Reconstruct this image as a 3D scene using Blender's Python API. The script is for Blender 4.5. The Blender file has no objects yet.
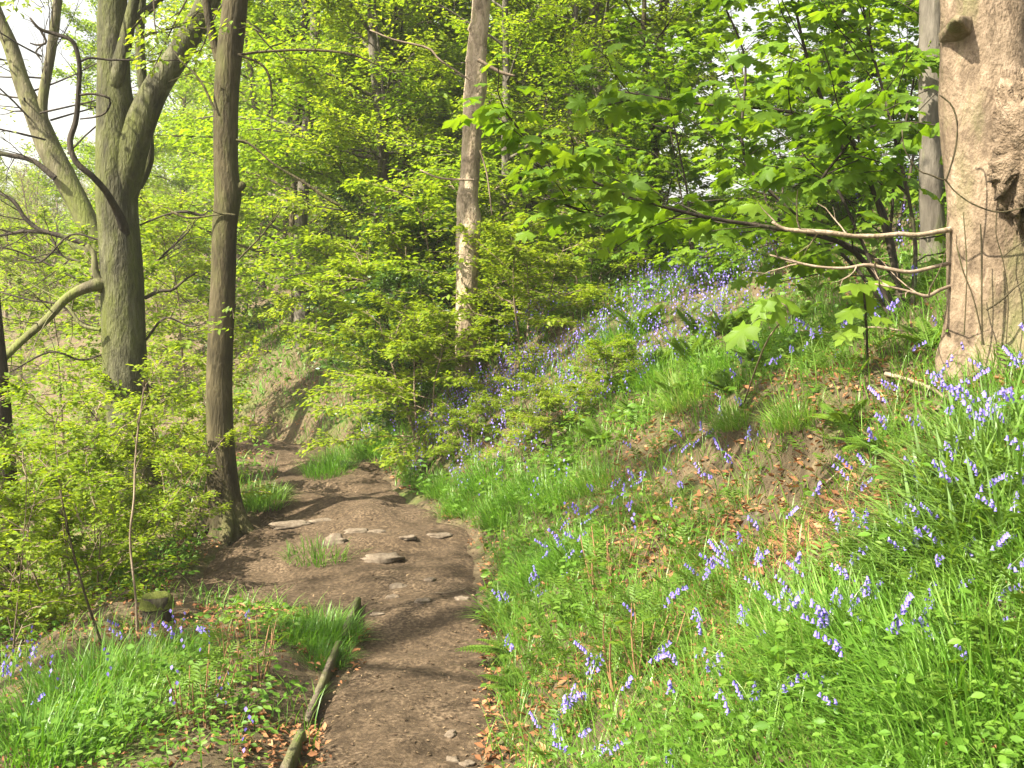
import bpy, math, random
import numpy as np
from mathutils import Vector

R = math.radians
random.seed(7)
C = bpy.context.scene.collection
scene = bpy.context.scene

# ------------------------------------------------------------------ camera, sky, sun, exposure
CAM_Z = 1.65
PITCH = R(4.0)
HFOV = R(52.0)
FPX = 512 / math.tan(HFOV / 2)
cam_d = bpy.data.cameras.new('camera')
cam_d.angle = HFOV
cam_d.clip_start = 0.05
cam_d.clip_end = 900
cam = bpy.data.objects.new('camera', cam_d)
C.objects.link(cam)
cam.location = (0, 0, CAM_Z)
cam.rotation_euler = (math.pi / 2 - PITCH, 0, 0)
scene.camera = cam

SUN_EL = R(46)
SUN_AZ = math.atan2(-0.83, -0.56)          # direction TO the sun: behind the viewer's left shoulder (x=sin, y=cos)
to_sun = Vector((math.sin(SUN_AZ) * math.cos(SUN_EL), math.cos(SUN_AZ) * math.cos(SUN_EL), math.sin(SUN_EL)))
world = bpy.data.worlds.new('World')
scene.world = world
world.use_nodes = True
wn = world.node_tree
bgn = wn.nodes['Background']
sky = wn.nodes.new('ShaderNodeTexSky')
sky.sky_type = 'NISHITA'
sky.sun_disc = False
sky.sun_elevation = SUN_EL
sky.sun_rotation = SUN_AZ
sky.air_density = 1.0
sky.dust_density = 6.0
sky.ozone_density = 1.0
sky_hs = wn.nodes.new('ShaderNodeHueSaturation')        # thin high cloud: the sky reads almost white
sky_hs.inputs['Saturation'].default_value = .35
wn.links.new(sky.outputs[0], sky_hs.inputs['Color'])
wn.links.new(sky_hs.outputs[0], bgn.inputs[0])
bgn.inputs[1].default_value = 0.072
sun_d = bpy.data.lights.new('sun', 'SUN')
sun_d.energy = 5.0
sun_d.angle = R(0.5)
sun_d.color = (1.0, 0.92, 0.77)
sun = bpy.data.objects.new('sun', sun_d)
C.objects.link(sun)
sun.rotation_euler = to_sun.to_track_quat('Z', 'Y').to_euler()
scene.view_settings.view_transform = 'Standard'
scene.view_settings.look = 'None'
scene.view_settings.gamma = 1
scene.view_settings.use_curve_mapping = False
scene.view_settings.exposure = 2.2
cy = scene.cycles
cy.max_bounces = 9
cy.diffuse_bounces = 6
cy.glossy_bounces = 2
cy.transmission_bounces = 5
cy.transparent_max_bounces = 4
cy.use_denoising = True
cy.sample_clamp_indirect = 6

# ------------------------------------------------------------------ numeric helpers
_perm = np.random.RandomState(11).rand(256 * 256)


def vnoise(x, y, s=1.0, seed=0):
    x = np.asarray(x, float) / s + seed * 17.31
    y = np.asarray(y, float) / s + seed * 9.17
    xi = np.floor(x).astype(int); yi = np.floor(y).astype(int)
    fx = x - xi; fy = y - yi
    fx = fx * fx * (3 - 2 * fx); fy = fy * fy * (3 - 2 * fy)
    def g(a, b):
        return _perm[((a & 255) * 256 + (b & 255))]
    return ((g(xi, yi) * (1 - fx) + g(xi + 1, yi) * fx) * (1 - fy)
            + (g(xi, yi + 1) * (1 - fx) + g(xi + 1, yi + 1) * fx) * fy)


def fbm(x, y, s=1.0, oct=3, seed=0):
    v = 0; a = 0.5; t = 0
    for k in range(oct):
        v = v + a * vnoise(x, y, s / 2 ** k, seed + k); t += a; a *= 0.5
    return v / t


def sstep(a, b, x):
    t = np.clip((x - a) / (b - a), 0, 1)
    return t * t * (3 - 2 * t)


# path edges, (y, left x, right x, height)
_PT = np.array([(-8, -1.2, 0.2, 0), (0, -.92, .05, 0), (3.8, -.80, 0.0, 0), (5, -.84, -.05, 0), (5.55, -.88, -.09, 0),
                (5.85, -1.75, -.11, .0), (6.3, -2.2, -.13, .02), (6.8, -2.2, -.17, .07), (8, -2.05, -.5, .13), (9, -2.2, -.95, .17), (10, -2.35, -1.35, .17),
                (11.5, -2.95, -1.95, .08), (13, -3.8, -2.7, -.02), (15, -5.4, -4.1, -.15), (18, -8.2, -6.7, -.4),
                (25, -16, -14, -1.2), (40, -36, -34, -3), (80, -95, -93, -6), (400, -600, -598, -6)], float)
_yy = np.linspace(-20, 400, 4201)
_k = np.ones(7) / 7
def _sm(c):
    v = np.interp(_yy, _PT[:, 0], _PT[:, c])
    p = np.pad(v, 3, mode='edge')
    return np.convolve(p, _k, 'valid')
_XL, _XR, _ZP = _sm(1), _sm(2), _sm(3)
def xl(y): return np.interp(y, _yy, _XL)
def xr(y): return np.interp(y, _yy, _XR)
def zp(y): return np.interp(y, _yy, _ZP)
def verge(y): return np.interp(y, [0, 3, 5, 5.45, 5.9, 7, 8, 10, 13], [1.7, 1.35, 1.15, 1.0, .25, .18, .15, .35, .5])


def height(x, y):
    """the lie of the land: path shelf, bank rising right, valley falling left, hillside beyond"""
    x = np.asarray(x, float); y = np.asarray(y, float)
    a, b, z0 = xl(y), xr(y), zp(y)
    d = np.maximum(x - b, 0)
    bank = 3.7 * (1 - np.exp(-d / 5.2)) + 0.05 * d
    bank = bank + 0.10 * sstep(0, .35, d)
    # scarp where leaf litter shows on the near bank
    sc = np.exp(-((y - 4.9) / 1.0) ** 2)
    bank = bank + sc * (0.26 * sstep(1.10, 1.38, d) - 0.14 * sstep(.5, 1.0, d) * (1 - sstep(1.05, 1.45, d)))
    bank = bank + sstep(.1, 1.2, d) * (fbm(x, y, 1.1, 3, 3) - .5) * .28
    e = np.maximum(a - x, 0)
    w = verge(y)
    t = np.maximum(e - w, 0)
    soft = np.sqrt(t * t + .04) - .2
    left = .07 * sstep(.02, .3, e) * sstep(.5, 1.0, w) - 8.5 * (1 - np.exp(-soft * .62 / 8.5))
    left = left + sstep(.1, .8, e) * (fbm(x, y, .9, 3, 5) - .5) * .16
    r = np.sqrt(x * x + y * y)
    far = sstep(24, 105, r) * 19 * sstep(0, 10, e) + sstep(60, 160, r) * 6
    tilt = -.10 * np.clip((a + b) / 2 + .2 - x, 0, 1.0) * sstep(5.9, 6.6, y) * (1 - sstep(9, 11, y))
    inside = (x > a) & (x < b)
    hump = np.where(inside, (fbm(x, y, .55, 3, 8) - .5) * .07, 0)
    return z0 + bank + left + far + tilt + hump


def h1(x, y):
    return float(height(np.array([x]), np.array([y]))[0])


_cp, _sp = math.cos(PITCH), math.sin(PITCH)
def ray(px, py):
    u = (px - 512) / FPX; v = (384 - py) / FPX
    return np.array([u, _cp + v * _sp, -_sp + v * _cp])


def at(px, py, Y):
    d = ray(px, py)
    return np.array([0, 0, CAM_Z]) + d * (Y / d[1])


def gp(px, py):
    """where a sight line meets the ground"""
    d = ray(px, py)
    t = np.linspace(1.2, 60, 6000)
    P = d[None, :] * t[:, None]; P[:, 2] += CAM_Z
    diff = P[:, 2] - height(P[:, 0], P[:, 1])
    k = np.argmax(diff < 0)
    if diff[k] >= 0: k = len(t) - 1
    p = P[k].copy(); p[2] = h1(p[0], p[1])
    return p


def unit(v):
    v = np.asarray(v, float)
    return v / np.maximum(np.linalg.norm(v, axis=-1, keepdims=True), 1e-9)


LEAF4 = (np.array([(0, 0, 0), (.45, .31, .07), (1, 0, -.10), (.45, -.31, .07)]), [(0, 3, 2), (0, 2, 1)])
LEAF8 = (np.array([(0, 0, 0), (.22, .24, .05), (.52, .33, .07), (.8, .19, .02), (1, 0, -.12), (.8, -.19, .02), (.52, -.33, .07), (.22, -.24, .05), (.5, 0, -.01)]),
         [(0, 8, 1), (1, 8, 2), (2, 8, 3), (3, 8, 4), (4, 8, 5), (5, 8, 6), (6, 8, 7), (7, 8, 0)])
# five-lobed palmate leaf
_m = [(0, 0), (.02, .16), (-.10, .36), (.10, .36), (.22, .52), (.33, .40), (.40, .26), (.55, .36), (.66, .46), (.74, .30), (.70, .16), (.84, .14), (1.0, 0)]
_mo = _m + [(u, -v) for (u, v) in _m[-2:0:-1]]
MAPLE = (np.array([(.30, 0, .03)] + [(u, v, -.45 * (abs(v) ** 1.5) - .45 * max(0, u - .3) ** 1.5 + .03 + .05 * math.sin(9 * u + 7 * v)) for (u, v) in _mo]),
         [(0, 1 + i, 1 + (i + 1) % len(_mo)) for i in range(len(_mo))])
DRY = (np.array([(0, 0, 0), (.4, .3, .22), (1, .05, .12), (.5, -.3, .18), (.5, 0, 0)]), [(0, 4, 1), (1, 4, 2), (2, 4, 3), (3, 4, 0)])


class MB:
    """collects vertices and faces, then links ONE mesh object"""
    def __init__(self):
        self.v = []; self.t = []; self.q = []; self.r = []; self.n = 0

    def add(self, V, tris=None, quads=None, rnd=0.5):
        V = np.asarray(V, float).reshape(-1, 3)
        if tris is not None and len(tris): self.t.append(np.asarray(tris, int).reshape(-1, 3) + self.n)
        if quads is not None and len(quads): self.q.append(np.asarray(quads, int).reshape(-1, 4) + self.n)
        self.v.append(V)
        self.r.append(np.broadcast_to(np.asarray(rnd, float), (len(V),)) if np.ndim(rnd) == 0 else np.asarray(rnd, float))
        self.n += len(V)

    def tube(self, pts, rad, sides=6, rnd=.5, rough=0, rng=None, cap=True):
        P = np.asarray(pts, float); n = len(P)
        r = np.broadcast_to(np.asarray(rad, float), (n,))
        T = np.gradient(P, axis=0); T = unit(T)
        ref = np.array([0, 1, 0.02]) if abs(T[0][2]) > .7 else np.array([0, 0, 1.0])
        A = unit(np.cross(T, ref)); B = np.cross(T, A)
        a = np.arange(sides) * 2 * math.pi / sides
        ring = np.cos(a)[None, :, None] * A[:, None, :] + np.sin(a)[None, :, None] * B[:, None, :]
        rr = r[:, None] * np.ones((1, sides))
        if rough:
            zz = np.arange(n)[:, None] * .45; aa = a[None, :]
            o = (rng or np.random).rand() * 50
            rr = rr * (1 + rough * (np.sin(aa * 2 + zz * .7 + o) * .5 + np.sin(aa * 3 - zz * .5 + o * 2) * .35 + np.sin(zz * 1.9 + aa + o) * .3 + np.sin(aa * 5 + zz * 1.3 + o) * .2))
        V = (P[:, None, :] + ring * rr[:, :, None]).reshape(-1, 3)
        i = np.arange(n - 1)[:, None] * sides; j = np.arange(sides)[None, :]; j2 = (j + 1) % sides
        Q = np.stack([i + j, i + j2, i + sides + j2, i + sides + j], -1).reshape(-1, 4)
        tr = None
        if cap:
            V = np.vstack([V, P[-1:] + T[-1:] * r[-1] * .3])
            k = (n - 1) * sides
            tr = [(k + x, k + (x + 1) % sides, n * sides) for x in range(sides)]
        self.add(V, tr, Q, rnd)

    def leaves(self, P, D, N, L, tpl=LEAF4, rnd=None, wscale=1.0):
        P = np.asarray(P, float); m = len(P)
        if m == 0: return
        D = unit(D); S = unit(np.cross(N, D)); N2 = np.cross(D, S)
        L = np.broadcast_to(np.asarray(L, float), (m,))
        T, F = tpl; k = len(T)
        V = P[:, None, :] + L[:, None, None] * (T[None, :, 0:1] * D[:, None, :] + T[None, :, 1:2] * wscale * S[:, None, :] + T[None, :, 2:3] * N2[:, None, :])
        F = np.asarray(F)[None] + (np.arange(m) * k)[:, None, None]
        if rnd is None: rnd = np.random.rand(m)
        self.add(V.reshape(-1, 3), F.reshape(-1, 3), None, np.repeat(rnd, k))

    def blades(self, P, az, L, lean, W, rnd=None, seg=3):
        """arching strap leaves rooted at P"""
        m = len(P)
        if m == 0: return
        if rnd is None: rnd = np.random.rand(m)
        o = np.stack([np.cos(az), np.sin(az), 0 * az], -1); s = np.stack([-np.sin(az), np.cos(az), 0 * az], -1)
        V = np.zeros((m, 2 * seg + 1, 3))
        for i in range(seg + 1):
            t = i / seg
            out = L * lean * t ** 1.8
            up = L * np.sqrt(np.maximum(1 - lean ** 2 * .75, .1)) * (t - .28 * lean * t ** 3)
            c = P + o * out[:, None]; c[:, 2] += up
            w = W * (1 - t ** 2 * .8) * (.7 + .6 * t * (1 - t))
            if i < seg:
                V[:, 2 * i] = c - s * w[:, None]; V[:, 2 * i + 1] = c + s * w[:, None]
            else:
                V[:, 2 * seg] = c
        q = np.array([(2 * i, 2 * i + 1, 2 * i + 3, 2 * i + 2) for i in range(seg - 1)])
        t = np.array([(2 * seg - 2, 2 * seg - 1, 2 * seg)])
        b = (np.arange(m) * (2 * seg + 1))[:, None, None]
        self.add(V.reshape(-1, 3), (t[None] + b).reshape(-1, 3), (q[None] + b).reshape(-1, 4), np.repeat(rnd, 2 * seg + 1))

    def mesh(self, name, mat, off=(0, 0, 0), smooth=True):
        V = np.vstack(self.v) - np.asarray(off, float)
        T = np.vstack(self.t) if self.t else np.zeros((0, 3), int)
        Q = np.vstack(self.q) if self.q else np.zeros((0, 4), int)
        me = bpy.data.meshes.new(name)
        me.vertices.add(len(V)); me.vertices.foreach_set('co', V.astype(np.float32).ravel())
        li = np.concatenate([T.ravel(), Q.ravel()]).astype(np.int32)
        me.loops.add(len(li)); me.loops.foreach_set('vertex_index', li)
        st = np.concatenate([np.arange(len(T)) * 3, len(T) * 3 + np.arange(len(Q)) * 4]).astype(np.int32)
        me.polygons.add(len(st)); me.polygons.foreach_set('loop_start', st)
        me.update(calc_edges=True)
        if smooth: me.polygons.foreach_set('use_smooth', np.ones(len(st), bool))
        at_ = me.attributes.new('rnd', 'FLOAT', 'POINT')
        at_.data.foreach_set('value', np.concatenate(self.r).astype(np.float32))
        me.materials.append(mat)
        return me

    def build(self, name, mat, parent=None, off=None, smooth=True):
        if off is None: off = tuple(parent.location) if parent else (0, 0, 0)
        o = bpy.data.objects.new(name, self.mesh(name, mat, off, smooth))
        C.objects.link(o)
        if parent: o.parent = parent
        else: o.location = off
        return o


def tag(o, label=None, cat=None, group=None, kind=None):
    if label: o['label'] = label
    if cat: o['category'] = cat
    if group: o['group'] = group
    if kind: o['kind'] = kind
    return o


def empty(name, loc, label, cat, group=None):
    o = bpy.data.objects.new(name, None); C.objects.link(o)
    o.location = [float(c) for c in loc]; o.empty_display_size = .2
    return tag(o, label, cat, group)


def dup(root, loc, rz=0, sc=1, label=None, group=None, tilt=(0, 0)):
    def cp(o, par):
        c = o.copy(); C.objects.link(c)
        if par: c.parent = par
        for ch in o.children: cp(ch, c)
        return c
    r = cp(root, None)
    r.location = [float(c) for c in loc]; r.rotation_euler = (tilt[0], tilt[1], rz); r.scale = (sc,) * 3
    if label: r['label'] = label
    if group: r['group'] = group
    return r


# ------------------------------------------------------------------ materials
def new_mat(name):
    m = bpy.data.materials.new(name); m.use_nodes = True
    nt = m.node_tree; nt.nodes.clear()
    out = nt.nodes.new('ShaderNodeOutputMaterial')
    return m, nt, out


def ramp(nt, stops):
    r = nt.nodes.new('ShaderNodeValToRGB')
    e = r.color_ramp.elements
    while len(e) < len(stops): e.new(.5)
    for k, (p, c) in enumerate(stops):
        e[k].position = p; e[k].color = (*c, 1)
    return r


def leaf_mat(name, cols, trans=.45, warm=(1.25, 1.15, .45), rough=.5, spec=.25):
    """thin leaf: reflects its own colour, lets yellower light through; colour drifts from leaf to leaf"""
    m, nt, out = new_mat(name)
    a = nt.nodes.new('ShaderNodeAttribute'); a.attribute_name = 'rnd'
    info = nt.nodes.new('ShaderNodeObjectInfo')
    mx = nt.nodes.new('ShaderNodeMath'); mx.operation = 'MULTIPLY_ADD'
    nt.links.new(info.outputs['Random'], mx.inputs[0]); mx.inputs[1].default_value = .38
    ad = nt.nodes.new('ShaderNodeMath'); ad.operation = 'MULTIPLY'; ad.inputs[1].default_value = .62
    nt.links.new(a.outputs['Fac'], ad.inputs[0]); nt.links.new(ad.outputs[0], mx.inputs[2])
    r = ramp(nt, [(i / (len(cols) - 1), c) for i, c in enumerate(cols)])
    nt.links.new(mx.outputs[0], r.inputs[0])
    p = nt.nodes.new('ShaderNodeBsdfPrincipled')
    p.inputs['Roughness'].default_value = rough; p.inputs['Specular IOR Level'].default_value = spec
    nt.links.new(r.outputs[0], p.inputs['Base Color'])
    tc = nt.nodes.new('ShaderNodeMix'); tc.data_type = 'RGBA'; tc.blend_type = 'MULTIPLY'; tc.clamp_result = False
    tc.inputs[0].default_value = 1
    nt.links.new(r.outputs[0], tc.inputs[6]); tc.inputs[7].default_value = (*[w * 1.25 for w in warm], 1)
    t = nt.nodes.new('ShaderNodeBsdfTranslucent'); nt.links.new(tc.outputs[2], t.inputs[0])
    mixs = nt.nodes.new('ShaderNodeMixShader'); mixs.inputs[0].default_value = trans
    nt.links.new(p.outputs[0], mixs.inputs[1]); nt.links.new(t.outputs[0], mixs.inputs[2])
    nt.links.new(mixs.outputs[0], out.inputs[0])
    return m


def bark_mat(name, dark, mid, light, moss=None, moss_amt=.0, scale=1.0, bump=.5, stretch=.25):
    m, nt, out = new_mat(name)
    tc = nt.nodes.new('ShaderNodeTexCoord')
    mp = nt.nodes.new('ShaderNodeMapping'); mp.inputs['Scale'].default_value = (scale, scale, scale * stretch)
    nt.links.new(tc.outputs['Object'], mp.inputs[0])
    n1 = nt.nodes.new('ShaderNodeTexNoise'); n1.inputs['Scale'].default_value = 9; n1.inputs['Detail'].default_value = 8; n1.inputs['Roughness'].default_value = .65
    n1.inputs['Distortion'].default_value = .6
    nt.links.new(mp.outputs[0], n1.inputs[0])
    r = ramp(nt, [(.28, dark), (.5, mid), (.75, light)])
    nt.links.new(n1.outputs[0], r.inputs[0])
    # fine lenticels and blotches
    n2 = nt.nodes.new('ShaderNodeTexNoise'); n2.inputs['Scale'].default_value = 3.2; n2.inputs['Detail'].default_value = 5
    nt.links.new(tc.outputs['Object'], n2.inputs[0])
    r2 = ramp(nt, [(.35, (.62, .60, .58)), (.65, (1.15, 1.15, 1.15))])
    nt.links.new(n2.outputs[0], r2.inputs[0])
    mu = nt.nodes.new('ShaderNodeMix'); mu.data_type = 'RGBA'; mu.blend_type = 'MULTIPLY'; mu.inputs[0].default_value = 1
    nt.links.new(r.outputs[0], mu.inputs[6]); nt.links.new(r2.outputs[0], mu.inputs[7])
    col = mu.outputs[2]
    if moss:
        n3 = nt.nodes.new('ShaderNodeTexNoise'); n3.inputs['Scale'].default_value = 2.3; n3.inputs['Detail'].default_value = 7; n3.inputs['Roughness'].default_value = .7
        mp3 = nt.nodes.new('ShaderNodeMapping'); mp3.inputs['Scale'].default_value = (1.4, 1.4, .45)
        nt.links.new(tc.outputs['Object'], mp3.inputs[0]); nt.links.new(mp3.outputs[0], n3.inputs[0])
        r3 = ramp(nt, [(.62 - moss_amt * .4, (0, 0, 0)), (.80 - moss_amt * .4, (1, 1, 1))])
        nt.links.new(n3.outputs[0], r3.inputs[0])
        mm = nt.nodes.new('ShaderNodeMix'); mm.data_type = 'RGBA'
        nt.links.new(r3.outputs[0], mm.inputs[0]); nt.links.new(col, mm.inputs[6]); mm.inputs[7].default_value = (*moss, 1)
        col = mm.outputs[2]
    p = nt.nodes.new('ShaderNodeBsdfPrincipled'); p.inputs['Roughness'].default_value = .85; p.inputs['Specular IOR Level'].default_value = .2
    nt.links.new(col, p.inputs['Base Color'])
    v = nt.nodes.new('ShaderNodeTexNoise'); v.inputs['Scale'].default_value = 38; v.inputs['Detail'].default_value = 6
    nt.links.new(mp.outputs[0], v.inputs[0])
    su = nt.nodes.new('ShaderNodeMath'); su.operation = 'ADD'
    nt.links.new(v.outputs[0], su.inputs[0]); nt.links.new(n1.outputs[0], su.inputs[1])
    b = nt.nodes.new('ShaderNodeBump'); b.inputs['Strength'].default_value = bump; b.inputs['Distance'].default_value = .02
    nt.links.new(su.outputs[0], b.inputs['Height']); nt.links.new(b.outputs[0], p.inputs['Normal'])
    nt.links.new(p.outputs[0], out.inputs[0])
    return m


def soil_mat(name, cols, s1, cols2=None, s2=1.0, bump=.6, dist=.03, thr=(.45, .6)):
    m, nt, out = new_mat(name)
    tc = nt.nodes.new('ShaderNodeTexCoord')
    n1 = nt.nodes.new('ShaderNodeTexNoise'); n1.inputs['Scale'].default_value = s1; n1.inputs['Detail'].default_value = 10; n1.inputs['Roughness'].default_value = .72
    nt.links.new(tc.outputs['Object'], n1.inputs[0])
    r = ramp(nt, [(.3 + .4 * i / (len(cols) - 1), c) for i, c in enumerate(cols)])
    nt.links.new(n1.outputs[0], r.inputs[0]); col = r.outputs[0]
    if cols2:
        n2 = nt.nodes.new('ShaderNodeTexNoise'); n2.inputs['Scale'].default_value = s2; n2.inputs['Detail'].default_value = 6; n2.inputs['Roughness'].default_value = .65
        nt.links.new(tc.outputs['Object'], n2.inputs[0])
        r2 = ramp(nt, [(thr[0], (0, 0, 0)), (thr[1], (1, 1, 1))]); nt.links.new(n2.outputs[0], r2.inputs[0])
        n3 = nt.nodes.new('ShaderNodeTexNoise'); n3.inputs['Scale'].default_value = s1 * 1.7; n3.inputs['Detail'].default_value = 6
        nt.links.new(tc.outputs['Object'], n3.inputs[0])
        r3 = ramp(nt, [(.35 + .3 * i / (len(cols2) - 1), c) for i, c in enumerate(cols2)]); nt.links.new(n3.outputs[0], r3.inputs[0])
        mx = nt.nodes.new('ShaderNodeMix'); mx.data_type = 'RGBA'
        nt.links.new(r2.outputs[0], mx.inputs[0]); nt.links.new(col, mx.inputs[6]); nt.links.new(r3.outputs[0], mx.inputs[7])
        col = mx.outputs[2]
    p = nt.nodes.new('ShaderNodeBsdfPrincipled'); p.inputs['Roughness'].default_value = .95; p.inputs['Specular IOR Level'].default_value = .15
    nt.links.new(col, p.inputs['Base Color'])
    nb = nt.nodes.new('ShaderNodeTexNoise'); nb.inputs['Scale'].default_value = s1 * 3; nb.inputs['Detail'].default_value = 8; nb.inputs['Roughness'].default_value = .7
    nt.links.new(tc.outputs['Object'], nb.inputs[0])
    b = nt.nodes.new('ShaderNodeBump'); b.inputs['Strength'].default_value = bump; b.inputs['Distance'].default_value = dist
    nt.links.new(nb.outputs[0], b.inputs['Height']); nt.links.new(b.outputs[0], p.inputs['Normal'])
    nt.links.new(p.outputs[0], out.inputs[0])
    return m


M = {}
M['beech_leaf'] = leaf_mat('beech_leaf', [(.105, .175, .010), (.165, .245, .015), (.235, .295, .028)], .55)
M['wood_leaf'] = leaf_mat('wood_leaf', [(.090, .170, .010), (.155, .250, .014), (.230, .305, .024)], .60)
M['pale_leaf'] = leaf_mat('pale_leaf', [(.13, .18, .035), (.17, .21, .05), (.21, .23, .07)], .45)
M['maple_leaf'] = leaf_mat('maple_leaf', [(.070, .145, .010), (.110, .200, .014), (.165, .250, .022)], .55, warm=(1.25, 1.15, .4))
M['holly_leaf'] = leaf_mat('holly_leaf', [(.03, .075, .012), (.05, .105, .016), (.08, .14, .02)], .35, rough=.35, spec=.4)
M['grass'] = leaf_mat('grass_blade', [(.050, .125, .012), (.075, .175, .016), (.110, .225, .026), (.165, .275, .045), (.30, .29, .11)], .42, warm=(1.1, 1.2, .45), rough=.4, spec=.35)
M['strap'] = leaf_mat('bluebell_leaf', [(.065, .135, .022), (.115, .20, .035), (.18, .27, .07)], .35, rough=.25, spec=.8)
M['cover'] = leaf_mat('undergrowth_leaf', [(.045, .115, .012), (.080, .170, .016), (.14, .225, .03)], .40)
M['fern'] = leaf_mat('fern_leaf', [(.075, .145, .018), (.10, .18, .02), (.14, .215, .03)], .40)
M['dry'] = leaf_mat('dry_leaf', [(.10, .043, .018), (.21, .098, .045), (.32, .165, .08), (.44, .29, .16)], .15, warm=(1.1, .9, .6), rough=.8, spec=.1)
M['crumb'] = leaf_mat('path_crumb', [(.06, .04, .025), (.12, .085, .05), (.22, .16, .09), (.38, .30, .18)], .05, warm=(1, 1, 1), rough=.9, spec=.1)
M['bell'] = leaf_mat('bell_petal', [(.17, .13, .48), (.22, .175, .55), (.31, .25, .62)], .30, warm=(1.0, .9, 1.2), rough=.5)
M['stalk'] = leaf_mat('flower_stalk', [(.10, .15, .04), (.12, .17, .05), (.14, .16, .07)], .1)
M['straw'] = leaf_mat('dead_stem', [(.14, .07, .035), (.23, .13, .065), (.36, .23, .125)], .05, warm=(1, .9, .6), rough=.9, spec=.1)
M['beech_bark'] = bark_mat('beech_bark', (.018, .017, .009), (.066, .064, .034), (.16, .155, .095), moss=(.072, .082, .016), moss_amt=.42, scale=1.5, bump=1.0, stretch=.3)
M['brown_bark'] = bark_mat('brown_bark', (.022, .018, .008), (.054, .044, .021), (.108, .09, .048), moss=(.075, .08, .022), moss_amt=.28, scale=1.5, bump=.8)
M['dark_bark'] = bark_mat('dark_bark', (.018, .014, .01), (.04, .032, .022), (.075, .06, .04), moss=(.07, .09, .02), moss_amt=.15, scale=1.2, bump=.6)
M['moss_bark'] = bark_mat('moss_bark', (.04, .036, .02), (.10, .09, .05), (.19, .17, .11), moss=(.11, .125, .03), moss_amt=.45, scale=1.3, bump=.6)
M['pink_bark'] = bark_mat('pink_bark', (.08, .06, .036), (.31, .245, .165), (.48, .40, .29), moss=(.16, .15, .06), moss_amt=.22, scale=1.6, bump=.9, stretch=.5)
M['smooth_bark'] = bark_mat('smooth_bark', (.065, .046, .029), (.180, .134, .088), (.29, .222, .155), moss=(.10, .10, .038), moss_amt=.32, scale=2.6, bump=.55, stretch=.6)
M['burl_bark'] = bark_mat('burl_bark', (.07, .05, .03), (.19, .14, .09), (.31, .24, .17), scale=2.2, bump=1.0, stretch=1)
M['grey_bark'] = bark_mat('grey_bark', (.05, .043, .033), (.10, .088, .068), (.17, .15, .12), moss=(.09, .10, .035), moss_amt=.25, scale=1.4, bump=.5)
M['twig_bark'] = bark_mat('twig_bark', (.10, .075, .05), (.19, .145, .10), (.28, .22, .16), scale=2, bump=.3)
M['pale_twig'] = bark_mat('pale_twig', (.10, .075, .048), (.22, .17, .115), (.34, .275, .20), scale=2.5, bump=.4)
M['ground'] = soil_mat('woodland_soil', [(.045, .033, .019), (.088, .066, .038), (.16, .122, .068)], 14,
                       [(.035, .06, .012), (.07, .10, .02), (.10, .115, .03)], 1.6, bump=.8, thr=(.52, .68))
M['path'] = soil_mat('trodden_earth', [(.022, .015, .009), (.052, .036, .021), (.135, .095, .058)], 34,
                     [(.032, .022, .013), (.068, .047, .028), (.145, .104, .065)], 2.2, bump=.7, dist=.012)
M['stone'] = soil_mat('path_stone', [(.065, .048, .032), (.125, .098, .07), (.20, .165, .12)], 26, bump=.5, dist=.01)
M['board'] = bark_mat('weathered_board', (.05, .04, .028), (.11, .09, .062), (.19, .16, .115), moss=(.08, .09, .025), moss_amt=.4, scale=3, bump=.5)
M['moss'] = soil_mat('moss_cushion', [(.05, .065, .012), (.09, .105, .02), (.14, .15, .035)], 30, bump=1, dist=.02)

# ------------------------------------------------------------------ land: ground and path
def axis(fine_lo, fine_hi, step, lo, hi, n):
    f = np.arange(fine_lo, fine_hi, step)
    a = fine_lo - (np.geomspace(1, fine_lo - lo + 1, n) - 1)[1:]
    b = fine_hi + (np.geomspace(1, hi - fine_hi + 1, n) - 1)
    return np.concatenate([a[::-1], f, b])


def grid_faces(nr, nc):
    i = np.arange(nr - 1)[:, None] * nc; j = np.arange(nc - 1)[None]
    return np.stack([i + j, i + j + 1, i + nc + j + 1, i + nc + j], -1).reshape(-1, 4)


gx = axis(-4.5, 6.0, .06, -260, 260, 70); gy = axis(1.2, 15.0, .06, -60, 420, 80)
X, Y = np.meshgrid(gx, gy)
Z = height(X, Y)
ins = sstep(.05, .20, np.minimum(X - xl(Y), xr(Y) - X)) * sstep(-3, -2, Y) * (1 - sstep(16, 17, Y))
Z = Z - .06 * ins + (fbm(X, Y, .14, 2, 21) - .5) * .035
b = MB(); b.add(np.stack([X, Y, Z], -1), None, grid_faces(len(gy), len(gx)))
tag(b.build('ground', M['ground']), 'brown woodland soil with moss and leaf litter falling left and rising right', kind='structure')

def path_top(x, y):
    """surface of the trodden earth"""
    return height(x, y) + .006 + (fbm(x, y, .10, 3, 41) - .5) * .03 + (fbm(x * .6 + y * .5, y - x * .4, .42, 3, 43) - .5) * .17 * (.5 + .5 * sstep(5.4, 6.4, y))


def surf1(x, y):
    """top of path or ground, whichever shows at this spot"""
    x = np.array([x]); y = np.array([y])
    return float((path_top(x, y) if (xl(y) + .06 < x) & (x < xr(y) - .03) else height(x, y))[0])


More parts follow.
